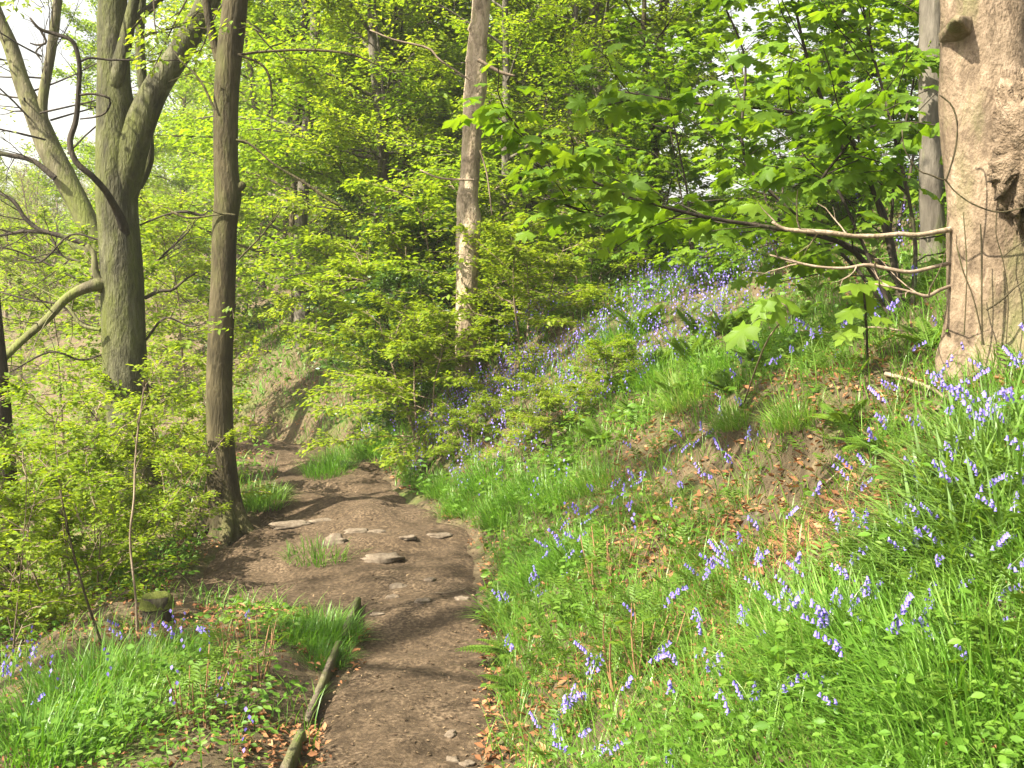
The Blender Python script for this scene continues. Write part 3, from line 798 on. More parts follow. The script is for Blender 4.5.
# tree behind the viewer that throws the dappled shade on the near path
rng = np.random.RandomState(12)
root = empty('beech_tree', (-7.4, 1.4, h1(-7.4, 1.4)), 'tall beech in young leaf on the downhill side behind the viewer', 'tree')
tb = MB(); cb = MB(); g = np.array(root.location)
T = wander(rng, g - np.array([0, 0, .3]), (.0, 0, 1), 10, 12, .03, .03); tb.tube(T, np.linspace(.26, .14, 12), 14, rough=.05, rng=rng); tb.build('trunk', M['beech_bark'], root)
tb = MB(); high_crown(tb, cb, rng, T[-2], 4, 14, 14, 3.3, .12, 13, .09)
tb.build('branches', M['beech_bark'], root); cb.build('crown', M['beech_leaf'], root)

# ------------------------------------------------------------------ sycamore on the bank (palmate leaves)
def maple_sprays(lf, rng, tw, n, size):
    t = np.sort(.15 + .85 * rng.rand(n)); p, d = pts_on(tw, t)
    for k in range(n):
        a = rng.rand() * 6.28; o = np.array([math.cos(a), math.sin(a), 0])
        lf.P.append((p[k] + o * rng.uniform(.02, .09) + np.array([0, 0, rng.normal(0, .03)]))[None])
        lf.D.append((o + d[k] * .5 + np.array([0, 0, -.30]))[None]); lf.N.append((np.array([0, 0, 1.0]) + rng.normal(0, .42, 3))[None]); lf.L.append(np.array([size * rng.uniform(.5, 1.3)]))


def px_sycamore(name, label, base, limbs, Y, seed, nsec, slen, nl, size, leafmat='maple_leaf', group=None):
    rng = np.random.RandomState(seed); lf = Leafer(); tb = MB(); cb = MB()
    root = empty(name, base, label, 'sapling', group)
    for rows in limbs:
        Q = px_tube(tb, rows, Y, 24, 6, .08, seed)
        for k in range(nsec):
            t = .18 + .82 * (k + rng.rand()) / nsec
            p, d = pts_on(Q, np.array([t])); p, d = p[0], d[0]; a = rng.choice([-1, 1]) * rng.uniform(.4, 1.3)
            dd = (d[0] * math.cos(a) - d[1] * math.sin(a), d[0] * math.sin(a) + d[1] * math.cos(a), d[2] * .3 + rng.normal(.05, .2))
            tw = wander(rng, p, dd, slen * rng.uniform(.5, 1.3), 5, .12, 0, .08); tb.tube(tw, np.linspace(.004, .002, 5), 4, cap=False)
            maple_sprays(lf, rng, tw, nl, size)
        maple_sprays(lf, rng, Q[12:], nl, size)
    lf.build(cb, MAPLE, rng)
    tb.build('stems', M['dark_bark'], root)
    if cb.n: cb.build('crown', M[leafmat], root)
    return root


g = gp(905, 322)
px_sycamore('sycamore_sapling', 'spreading sycamore sapling with big lobed leaves left of the broad trunk', g,
            [[(908, 345, 3.2, g[1]), (885, 290, 3, 5.3), (845, 245, 2.6, 5.2), (780, 229, 2.2, 5.1), (700, 216, 1.9, 5.0), (612, 190, 1.6, 4.9), (540, 150, 1.3, 4.8), (505, 112, 1, 4.7)],
             [(908, 345, 3.2, g[1]), (890, 270, 2.5, 5.5), (800, 228, 2, 5.6), (720, 222, 1.8, 5.7), (640, 219, 1.6, 5.7), (590, 214, 1.3, 5.7), (545, 195, 1, 5.7)],
             [(908, 345, 3, g[1]), (885, 230, 2.5, 5.5), (848, 135, 2, 5.5), (790, 112, 1.7, 5.5), (700, 104, 1.3, 5.5), (625, 92, 1, 5.5)],
             [(908, 345, 3, g[1]), (885, 215, 2.4, 5.7), (842, 148, 2, 5.8), (808, 60, 1.6, 5.8), (792, 0, 1.3, 5.8), (765, -50, 1, 5.8)],
             [(908, 345, 3, g[1]), (915, 240, 2, 5.4), (893, 130, 1.6, 5.4), (872, 50, 1.3, 5.5), (858, -20, 1, 5.5)],
             [(900, 330, 2, g[1]), (850, 262, 1.8, 5.9), (760, 182, 1.6, 6.1), (742, 140, 1.5, 6.2), (745, 60, 1.2, 6.3), (722, 0, 1, 6.3)],
             [(900, 330, 2, g[1]), (838, 190, 1.6, 5.2), (822, 180, 1.4, 5.1), (850, 140, 1.2, 5.0), (842, 118, 1, 4.9)]],
            5.4, 21, 14, .5, 9, .112)
g = gp(875, 372)
px_sycamore('sycamore_seedling', 'small upright sycamore seedling with a few big bright leaves below the dead branch', g,
            [[(868, 376, 1.4), (867, 340, 1.3), (865, 305, 1.2), (863, 285, 1)]], g[1], 22, 0, .2, 0, .1)
# its leaves and those of the low spray beside it: each placed
def leaf_sprig(root, leaves, Y, rng):
    cb = MB(); sb = MB()
    for (px, py, s, ang, st) in leaves:
        p = at(px, py, Y + rng.normal(0, .04)); a = math.radians(ang)
        D = np.array([math.cos(a), -.35, math.sin(a) - .25]); N = np.array([rng.normal(0, .15), -.45, 1.0])
        cb.leaves(p[None], D[None], N[None], np.array([s]), MAPLE, np.array([.75 + .25 * rng.rand()]))
        q = at(*st, Y); sb.tube(resample([q, (p + q) / 2 + np.array([0, 0, .015]), p], 6), .0018, 4)
    cb.build('leaf_spray', M['maple_leaf'], root); sb.build('leaf_stalks', M['stalk'], root)
rng = np.random.RandomState(23)
leaf_sprig(bpy.data.objects['sycamore_seedling'], [(862, 287, .135, -60, (864, 290)), (866, 285, .13, 170, (864, 290)), (868, 283, .11, 20, (864, 290)), (862, 300, .10, 150, (865, 305)), (856, 326, .13, 200, (867, 330)), (858, 308, .12, 190, (866, 312)), (872, 318, .09, 10, (866, 320)), (905, 372, .12, 30, (868, 374)), (898, 370, .11, 190, (868, 374))], g[1], rng)
g2 = gp(742, 400)
r2 = empty('sycamore_seedling', g2, 'sycamore seedling with a low spray of pale big leaves over the dark grass', 'sapling')
sb = MB(); Y2 = 3.9
sb.tube(resample([g2 - np.array([0, 0, .05]), at(765, 345, Y2 + .15), at(788, 312, Y2), at(772, 298, Y2)], 14), np.linspace(.004, .002, 14), 5); sb.build('stem', M['twig_bark'], r2)
leaf_sprig(r2, [(770, 298, .12, -50, (772, 298)), (776, 297, .115, -10, (772, 298)), (768, 300, .10, 210, (772, 298)), (750, 325, .13, 205, (770, 320)), (752, 322, .09, 40, (770, 320))], Y2, rng)
print('trees done')
# ------------------------------------------------------------------ saplings and shrubs with small leaves
sap = {}
sap['a'] = (*gen_tree(101, 2.4, .014, .35, 22, .95, 6, .36, 24, .052, elev=(.1, .7), sides=6, twig_r=.0035, lat=.07, flat=.02, stems=2), M['beech_leaf'], M['twig_bark'])
sap['b'] = (*gen_tree(102, 1.7, .010, .2, 20, .75, 6, .32, 24, .050, elev=(.1, .7), sides=6, twig_r=.003, lat=.07, flat=.02, stems=3), M['beech_leaf'], M['twig_bark'])
sap['c'] = (*gen_tree(103, 1.9, .026, .25, 34, 1.5, 10, .48, 26, .070, elev=(-.08, .45), sides=7, twig_r=.004, lat=.09, flat=.02, stems=3, tilt=.25), M['beech_leaf'], M['twig_bark'])
sap['d'] = (*gen_tree(104, 2.2, .028, .15, 28, 1.15, 8, .42, 20, .075, elev=(.0, .8), sides=7, twig_r=.004, lat=.09, flat=.05, stems=4, tilt=.6), M['holly_leaf'], M['dark_bark'])
sap['e'] = (*gen_tree(105, 4.2, .030, .6, 30, 1.5, 8, .55, 18, .085, elev=(.0, .7), sides=7, twig_r=.005, lat=.10, flat=.03, tilt=.3), M['beech_leaf'], M['twig_bark'])
sap['s'] = (*gen_tree(106, 3.4, .022, .5, 24, 1.7, 7, .5, 8, .115, elev=(-.05, .7), sides=7, twig_r=.004, lat=.11, flat=.03, tilt=.25, stems=2, tpl=MAPLE), M['maple_leaf'], M['dark_bark'])
first = {}


def place(kit, key, name, X, Y, rz, sc, label, cat, group, z=None):
    loc = (X, Y, h1(X, Y) - .02 if z is None else z)
    if (name, key) not in first:
        tb, cb, lm, bm = kit[key]
        r = tree_thing(name, loc, label, cat, tb, cb, bm, lm, group, tname='stems' if kit is sap else 'trunk')
        r.rotation_euler = (0, 0, rz); r.scale = (sc,) * 3
        first[(name, key)] = r
        return r
    return dup(first[(name, key)], loc, rz, sc, label, group)


def X_of(px, Y): return (px - 512) / FPX * Y
G1 = 'beech saplings on the downhill side'
for (px, Y, k, rz, sc, lab) in (
        (62, 6.6, 'a', .3, 1.0, 'lime green beech sapling between the dark trunk and the forked beech'),
        (88, 6.3, 'b', 1.5, 1.0, 'bushy young beech sapling with bright leaves right in front of the forked beech'),
        (30, 6.0, 'b', 2.2, 1.0, 'bushy low sapling right in front of the dark edge trunk'),
        (178, 8.0, 'a', 4.0, .95, 'tall lime green sapling between the forked beech and the slender brown trunk'),
        (165, 7.3, 'b', 5.0, .8, 'low leafy sapling left of the foot of the slender brown trunk'),
        (110, 6.8, 'b', 3.1, .9, 'small leafy sapling above the mossy stump'),
        (85, 7.8, 'a', 2.0, 1.05, 'leafy sapling right behind the bright saplings left of the forked beech'),
        (-15, 5.4, 'a', .9, .9, 'leafy sapling cut by the left edge below the dark trunk'),
        (-90, 6.2, 'a', .1, 1.1, 'leafy sapling out beyond the dark edge trunk'),
        (20, 8.8, 'a', 1.1, 1.1, 'sapling behind the dark edge trunk'),
        (42, 5.9, 'b', 2.9, 1.0, 'low leafy sapling tangle near the left edge, above the verge bluebells'),
        (75, 7.3, 'b', .8, 1.15, 'low leafy sapling between the slanting brown stem and the forked beech'),
        (135, 7.9, 'b', 3.7, 1.1, 'low leafy sapling hiding the foot of the forked beech'),
        (8, 6.7, 'b', 5.1, 1.1, 'low leafy sapling around the foot of the dark edge trunk'),
        (180, 9.2, 'b', 1.9, 1.2, 'low leafy sapling right behind the slender brown trunk, on its left'),
        (120, 11.0, 'e', .6, .75, 'taller sapling on the slope behind the forked beech'),
        (60, 14.0, 'e', 1.6, .8, 'taller sapling far down the slope left of the forked beech'),
        (185, 13.5, 'e', 2.6, .8, 'taller sapling far down the slope between the forked beech and the slender brown trunk'),
        (160, 18.0, 'e', 3.6, .9, 'farthest sapling down the slope right of the forked beech'),
        (20, 18.0, 'e', 4.6, .9, 'farthest sapling down the slope by the left edge'),
        (225, 17.0, 'e', 5.6, .8, 'farthest sapling down the slope behind the slender brown trunk')):
    place(sap, k, 'beech_sapling' if k != 'd' else 'dark_bush', X_of(px, Y), Y, rz, sc * (.74 if k != 'e' else 1), lab, 'sapling' if k != 'd' else 'bush', G1 if k != 'd' else None)
for (px, Y, k, rz, sc, lab) in (
        (425, 9.6, 'c', .4, .72, 'bright lime shrub in flat layers at the foot of the pinkish trunk'),
        (520, 10.2, 'c', 2.0, .68, 'layered lime shrub on the bank just right of the pinkish trunk'),
        (585, 11.5, 'c', 3.6, .65, 'layered lime shrub on the bluebell slope'),
        (412, 12.2, 'c', 1.2, .95, 'layered green shrub behind the bend of the path'),
        (372, 15, 'c', 4.6, 1.0, 'layered shrub above the far end of the path'),
        (470, 12.5, 'c', 5.4, 1.15, 'layered shrub standing behind the pinkish trunk'),
        (630, 12.5, 'c', .9, 1.0, 'layered lime shrub at the top of the bluebell slope')):
    place(sap, k, 'lime_shrub', X_of(px, Y), Y, rz, sc, lab, 'shrub', 'layered lime shrubs along the bank')
for (px, Y, k, rz, sc, lab) in (
        (398, 10.9, 'd', 2.0, .72, 'dark evergreen bush beside the bend of the path, under the lime shrub'),
        (425, 12.5, 'd', 3.0, .9, 'dark evergreen bush behind the lime shrub'),
        (345, 16.5, 'd', 4.0, 1.0, 'dark evergreen bush above the brown leaf slope'),
        (240, 19, 'd', .6, 1.1, 'dark evergreen bush farthest along the brown leaf slope')):
    place(sap, k, 'dark_bush', X_of(px, Y), Y, rz, sc, lab, 'bush', None)

for (px, Y, rz, sc, lab) in ((880, 8.0, .4, .8, 'leafy sycamore sapling standing behind the spreading one, next to the grey ridged trunk'), (790, 8.8, 2.3, .75, 'leafy sycamore sapling in the middle of the shady brow of the bank'), (700, 9.8, 4.0, .7, 'leafy sycamore sapling at the left end of the shady brow of the bank'),
                             (935, 9.8, 5.1, .8, 'leafy sycamore sapling highest up the bank behind the grey ridged trunk'), (640, 11.0, 1.2, .75, 'leafy sycamore sapling above the far bluebell drift')):
    place(sap, 's', 'sycamore_sapling', X_of(px, Y), Y, rz, sc, lab, 'sapling', 'sycamore saplings on the brow of the bank')
for (px, py, rz, sc, lab) in ((545, 440, .7, .3, 'small lime shrub on the bank just above the soft grass tussocks'), (600, 400, 2.9, .3, 'small lime shrub above the curved log on the bank'), (472, 450, 4.4, .28, 'small lime shrub beside the dark forked branch at the bend')):
    g = gp(px, py); place(sap, 'c', 'lime_shrub', g[0], g[1], rz, sc, lab, 'shrub', 'layered lime shrubs along the bank')

# ------------------------------------------------------------------ woodland behind
wood = {}
wood['u1'] = (*gen_tree(201, 8.0, .07, .7, 42, 2.5, 10, .95, 62, .078, elev=(.0, .9), sides=7, twig_r=.006, lat=.17, flat=.05, tilt=.4), M['wood_leaf'], M['grey_bark'])
wood['u2'] = (*gen_tree(202, 7.0, .06, 1.2, 38, 2.2, 10, .9, 62, .076, elev=(-.05, .8), sides=7, twig_r=.006, lat=.16, flat=.04, tilt=.35, stems=2), M['beech_leaf'], M['grey_bark'])
wood['u3'] = (*gen_tree(203, 9.5, .09, 1.0, 44, 2.6, 10, 1.0, 60, .080, elev=(.05, 1.0), sides=8, twig_r=.007, lat=.18, flat=.06, tilt=.5), M['wood_leaf'], M['brown_bark'])
wood['m1'] = (*gen_tree(204, 5.5, .04, .5, 34, 2.0, 9, .8, 40, .082, elev=(-.05, .7), sides=7, twig_r=.005, lat=.15, flat=.03, tilt=.3), M['maple_leaf'], M['dark_bark'])
wood['t1'] = (*gen_tree(205, 13., .13, 2.6, 26, 2.8, 9, 1.0, 44, .09, elev=(.1, .9), sides=10, twig_r=.008, lat=.2, flat=.06, tilt=.4), M['wood_leaf'], M['grey_bark'])
wood['t2'] = (*gen_tree(206, 12., .10, 3.2, 24, 2.6, 9, 1.0, 44, .09, elev=(.0, .9), sides=10, twig_r=.008, lat=.2, flat=.06, tilt=.4, lean=(.14, 0)), M['beech_leaf'], M['brown_bark'])
wood['f1'] = (*gen_tree(207, 12., .16, 1.6, 26, 3.6, 6, 1.4, 9, .16, elev=(.1, 1.0), sides=6, twig_r=.014, lat=.35, flat=.14, ter=2, tilt=.7), M['pale_leaf'], M['twig_bark'])
wood['f2'] = (*gen_tree(208, 13., .17, 1.0, 28, 3.4, 7, 1.4, 26, .18, elev=(.1, 1.0), sides=6, twig_r=.014, lat=.4, flat=.16, tilt=.7), M['beech_leaf'], M['twig_bark'])
wood['f3'] = (*gen_tree(209, 11., .15, 1.2, 26, 3.2, 6, 1.4, 2, .13, elev=(.1, 1.1), sides=6, twig_r=.014, lat=.3, flat=.14, ter=3, tilt=.7), M['pale_leaf'], M['twig_bark'])
rng = np.random.RandomState(77)
LAB = {'u1': 'understorey tree in mid green layers of leaf', 'u2': 'twin stemmed understorey tree in bright lime leaf', 'u3': 'taller woodland tree in loose green leaf', 'm1': 'low dark stemmed tree in flat shady green layers'}
WHERE = [(240, 'beyond the left side of the path'), (360, 'beyond the bend of the path'), (470, 'behind the pinkish trunk'), (620, 'above the bluebell slope'), (780, 'behind the sycamore sapling'), (2000, 'behind the broad smooth trunk')]
for (px, Y, k, sc) in ((300, 17, 'u3', 1), (345, 14.5, 'u2', .95), (400, 15, 'u1', 1), (430, 19, 'u3', 1.1), (285, 23, 'u3', 1.1), (365, 25, 'u1', 1.3),
                       (500, 14.5, 'u2', .9), (530, 19, 'u3', 1), (565, 13.5, 'u1', .85), (610, 16, 'u2', 1), (590, 27, 'u1', 1.3), 
                       (800, 12.5, 'm1', .42), (460, 29, 'u2', 1.5), (240, 30, 'u3', 1.2), (1050, 12, 'u1', .8), (1120, 15, 'u3', 1),
                       (320, 31, 'u2', 1.5), (410, 35, 'u1', 1.5), (540, 36, 'u3', 1.3), (775, 8.6, 'm1', .32), (860, 9.2, 'm1', .36), (640, 11.2, 'm1', .42),
                       (1230, 10, 'u2', .9), (130, 26, 'u1', 1), (180, 34, 'u3', 1.2), (930, 10.2, 'm1', .4)):
    w = next(t for (l, t) in WHERE if px < l)
    nm = {'u1': 'woodland_tree', 'u2': 'twin_stem_tree', 'u3': 'woodland_tree', 'm1': 'shady_tree'}[k]
    place(wood, k, nm, X_of(px, Y), Y, rng.rand() * 6.28, sc * rng.uniform(.92, 1.08), LAB[k] + ' ' + w + (', nearer' if Y < 12 else ', farther' if Y > 22 else ''), 'tree', 'understorey trees in fresh leaf ' + w)
# taller stems whose trunks show between the leaves
for (px, Y, k, rz, sc, lab) in ((389, 14.5, 't1', .3, .8, 'tall thin dark trunk left of the pinkish trunk, rising out of the picture'),
                                (303, 16.5, 't1', 2.1, .9, 'tall grey trunk seen through leaves right of the slender brown trunk'),
                                (598, 13.5, 't1', 4.4, 1.0, 'tall greyish trunk behind the upper leaves of the sycamore sapling'),
                                (640, 14.5, 't2', .2, .95, 'tall brown trunk slanting right near the white gap in the leaves'),
                                (664, 11.2, 't2', 3.0, .45, 'short pale trunk at the top of the bluebell slope'),
                                (837, 9.6, 't1', 5.2, .50, 'pale thin trunk glimpsed through sycamore leaves'),
                                (421, 16, 't2', 3.3, .7, 'thin mossy trunk right behind the lime shrub'),
                                (506, 13, 't1', 1.0, .55, 'thin straight trunk just right of the pinkish trunk'),
                                (262, 21, 't2', 1.6, .9, 'far brown trunk beyond the left side of the path'),
                                (720, 19, 't2', 1.9, .6, 'tall trunk far up the wooded bank')):
    place(wood, k, 'tall_tree', X_of(px, Y), Y, rz, sc, lab, 'tree', 'tall trees among the understorey')
# opposite side of the valley
FL = {'f1': 'hazy bare twigged tree with pale young leaf across the valley', 'f2': 'hazy rounded tree in yellow green leaf across the valley', 'f3': 'leafless brown tree with fine twigs across the valley'}
FN = {'f1': 'valley_tree', 'f2': 'leafy_valley_tree', 'f3': 'bare_tree'}
n = 0
while n < 135:
    Y = rng.uniform(22, 112); px = rng.uniform(-160, 560)
    X = X_of(px, Y)
    if Y < 34 and px > 190: continue
    k = rng.choice(['f1', 'f2', 'f3', 'f1', 'f2'] if px < 230 else ['f1', 'f2', 'f2'])
    sc = rng.uniform(.55, .85) if Y < 34 else rng.uniform(.75, 1.05)
    if px < 190: sc *= .40 + .45 * Y / 112
    place(wood, k, FN[k], X, Y, rng.rand() * 6.28, sc, FL[k], 'tree', {'f1': 'pale young leaved trees across the valley', 'f2': 'yellow green trees across the valley', 'f3': 'bare brown trees across the valley'}[k])
    n += 1
print('woodland done')
# ------------------------------------------------------------------ low vegetation
rng = np.random.RandomState(31)
def scatter(n, y0=1.7, y1=20, wide=.66):
    y = np.exp(rng.uniform(math.log(y0), math.log(y1), n)); x = rng.uniform(-1, 1, n) * (wide * y + 1.0)
    return x, y


def onpath(x, y, m=.0):
    w = (fbm(y, 0 * y, .5, 3, 37) - .5) * .28; w2 = (fbm(y, 0 * y, .5, 3, 31) - .5) * .28
    return (x > xl(y) + m + w2) & (x < xr(y) - m + w)


def P3(x, y, dz=0.): return np.stack([x, y, height(x, y) + dz], -1)


def near_px(x, y, pts):
    """sum of soft discs on the ground: pts = (image x, image y, radius m)"""
    s = 0 * x
    for (px, py, r) in pts:
        g = gp(px, py); s = np.maximum(s, np.exp(-((x - g[0]) ** 2 + (y - g[1]) ** 2) / r ** 2))
    return s


BARE = [(765, 515, .44), (830, 530, .42), (880, 520, .28), (700, 520, .32), (725, 478, .28), (660, 560, .25), (560, 700, .22), (540, 740, .2), (640, 455, .35), (660, 440, .3), (200, 628, .3), (250, 450, .9), (265, 425, .9), (290, 440, .5), (620, 480, .3), (500, 585, .15), (640, 540, .2), (530, 720, .15), (280, 748, .15)]
def bare(x, y): return near_px(x, y, BARE)


# leaf litter
x, y = scatter(130000); bz = np.maximum(bare(x, y), .5 * np.exp(-((x - xr(y) - .02) / .12) ** 2)); on = onpath(x, y, .09)
keep = (~on) & (rng.rand(len(x)) < np.clip(.10 + 3.0 * bz + .5 * (fbm(x, y, .8, 2, 71) > .6), 0, 1))
x, y = x[keep], y[keep]; m = len(x)
b = MB(); D = rng.normal(0, 1, (m, 3)); D[:, 2] *= .25
b.leaves(P3(x, y, .006 + .02 * rng.rand(m)), D, np.array([-.35, -.1, 1.0]) + rng.normal(0, .35, (m, 3)), .014 + .038 * rng.rand(m) ** 1.7, DRY, rng.rand(m) ** 1.5, .8)
tag(b.build('leaf_litter', M['dry']), 'brown dead leaves lying over the bank and verge', 'leaf litter', kind='stuff')
# crumbs, twiglets and husks on the path
x, y = scatter(70000, 1.8, 14, .45); on = onpath(x, y, -.06); x, y = x[on], y[on]
keep = rng.rand(len(x)) < np.clip(.35 + .9 * np.exp(-((x - xr(y)) / .16) ** 2) + .5 * np.exp(-((x - xl(y)) / .12) ** 2), 0, 1); x, y = x[keep], y[keep]; m = len(x)
b = MB(); D = rng.normal(0, 1, (m, 3)); D[:, 2] *= .12
b.leaves(np.stack([x, y, path_top(x, y) + .002 + .006 * rng.rand(m)], -1), D, np.array([0, 0, 1.0]) + rng.normal(0, .3, (m, 3)), .005 + .022 * rng.rand(m) ** 3, DRY, rng.rand(m) ** 1.3, rng.rand() * .3 + .5)
tag(b.build('path_debris', M['crumb']), 'small dry husks and leaf crumbs strewn over the earth path', 'debris', kind='stuff')

# grass over the bank and verge, in drifts
def blade_field(x, y, Lmin, Lmax, lean, W, seg=3, down=True):
    m = len(x); az = rng.rand(m) * 6.28
    if down: az = np.where(x > xr(y), np.where(rng.rand(m) < .6, math.pi + rng.normal(-.3, .8, m), az), az)
    L = rng.uniform(Lmin, Lmax, m)
    return P3(x, y, -.01), az, L, np.clip(lean + rng.normal(0, .18, m), .1, 1.0), W * rng.uniform(.6, 1.2, m) * np.maximum(1, y / 5.5)


x, y = scatter(220000); gz = fbm(x, y, 1.3, 3, 81); bz = bare(x, y)
right = x > xr(y)
keep = (~onpath(x, y, .05)) & (rng.rand(len(x)) < np.clip((gz - .33) * 3.6, 0.06, 1) * (1 - .985 * bz) * np.where(right, 1, .34) + .35 * (right & (y > 6.0)) * (1 - bz)) & (x > xl(y) - verge(y) - 1.2) & ~((x < xl(y) - .45) & (y > 5.2) & (y < 8))
x, y = x[keep], y[keep]
ye = rng.uniform(2.6, 10.5, 3200); xe = xr(ye) + .02 + np.abs(rng.normal(.0, .11, 3200)) + (fbm(ye, 0 * ye, .5, 3, 37) - .5) * .28; kp = rng.rand(3200) < np.clip((fbm(xe, ye, .4, 2, 77) - .3) * 3, .1, 1); x = np.concatenate([x, xe[kp]]); y = np.concatenate([y, ye[kp]])
b = MB(); b.blades(*blade_field(x, y, .08, .24, .62, .0032), rnd=np.clip(rng.normal(.45, .22, len(x)), 0, 1))
tag(b.build('grass', M['grass']), 'fine green grass in drifts over the bank and verge', 'grass', kind='stuff')

# broad low leaves: brambles, dog's mercury, nettles
x, y = scatter(41000); gz = fbm(x, y, .9, 3, 91); bz = bare(x, y)
leftside = x < xl(y)
keep = (~onpath(x, y, .05)) & (rng.rand(len(x)) < np.clip((gz - .38) * 3.5, .05, 1) * (1 - .95 * bz) * np.where(leftside, .8, np.where(y < 4.2, .38, .7)))
x, y = x[keep], y[keep]; m = len(x)
b = MB(); k = 5
nb_ = ~((np.abs(x - xl(y)) < .10) & (y < 6.1)); x, y = x[nb_], y[nb_]; m = len(x)
lowv = np.where((x < xl(y)) & (y > 5.0) & (x > xl(y) - 1.3), .35, 1)
base = np.repeat(P3(x, y), k, 0); hh = np.repeat(lowv, k) * np.repeat(rng.uniform(.04, .22, m) * np.where(x < xl(y) - verge(y), 1.5, 1), k) * rng.uniform(.5, 1, m * k)
a = rng.rand(m * k) * 6.28; rad = rng.uniform(.01, .07, m * k)
base = base + np.stack([np.cos(a) * rad, np.sin(a) * rad, hh], -1)
b.leaves(base, np.stack([np.cos(a), np.sin(a), -.15 + 0 * a], -1), np.array([-.2, -.2, 1.0]) + rng.normal(0, .5, (m * k, 3)), np.repeat(rng.uniform(.020, .042, m) * np.clip(.55 + y / 8, .8, 3), k) * rng.uniform(.7, 1.2, m * k), LEAF8, np.repeat(rng.rand(m), k) * .7 + .3 * rng.rand(m * k), .85)
tag(b.build('undergrowth', M['cover']), 'low leafy undergrowth of brambles and woodland herbs', 'undergrowth', kind='stuff')

# fine feathery herb mass
def frond(mb, p, az, L, n=12, w=.5, lift=.55, curl=.5, rnd=.5):
    t = np.linspace(.08, 1, n)
    o = np.array([math.cos(az), math.sin(az), 0]); s = np.array([-math.sin(az), math.cos(az), 0])
    c = p + o * (L * t * math.cos(lift))[:, None] + np.array([0, 0, 1.0]) * (L * (t * math.sin(lift) - curl * .5 * t ** 2))[:, None]
    T = unit(np.gradient(c, axis=0)); up = np.cross(T, s)
    for sg in (-1, 1):
        D = s * sg + T * .55
        ln = L * w * (np.sin(np.clip(t * 1.05, 0, 1) * math.pi) ** .7 * .55 + .08) * (1 - .35 * t)
        mb.leaves(c, D, up + np.random.normal(0, .08, (n, 3)), ln, LEAF4, np.full(n, rnd), .42)


x, y = scatter(10500, 1.7, 13); gz = fbm(x, y, .8, 3, 95); bz = bare(x, y)
keep = (x > xr(y) + .1) & (rng.rand(len(x)) < np.clip((gz - .40) * 4, .03, 1) * (1 - .97 * bz)); x, y = x[keep], y[keep]
b = MB(); PP = P3(x, y)
for q in range(len(x)):
    for r in range(3): frond(b, PP[q] + np.array([0, 0, rng.uniform(0, .06)]), rng.rand() * 6.28, rng.uniform(.07, .17), 7, .6, rng.uniform(.5, 1.2), .5, rng.rand())
tag(b.build('fine_herbs', M['fern']), 'fine feathery green herbs spread through the bank', 'herbs', kind='stuff')

# grass tussocks: real clumps, each by itself
def tussock(seed, n, R0, Lmin, Lmax, W, lean=.75):
    r = np.random.RandomState(seed); a = r.rand(n) * 6.28; q = R0 * np.sqrt(r.rand(n))
    P = np.stack([np.cos(a) * q, np.sin(a) * q, -.04 + 0 * a], -1); az = a + r.normal(0, .7, n)
    m = MB(); bent = r.rand(n) < .14
    m.blades(P, az + np.where(bent, r.normal(0, 1.2, n), 0), r.uniform(Lmin, Lmax, n) * (1 - .25 * q / R0) * r.uniform(.6, 1, n), np.clip(lean * (.30 + .75 * q / R0) + r.normal(0, .2, n) + bent * .4, .1, 1), W * r.uniform(.6, 1.2, n), np.clip(r.normal(.5, .25, n), 0, 1), 4)
    return m


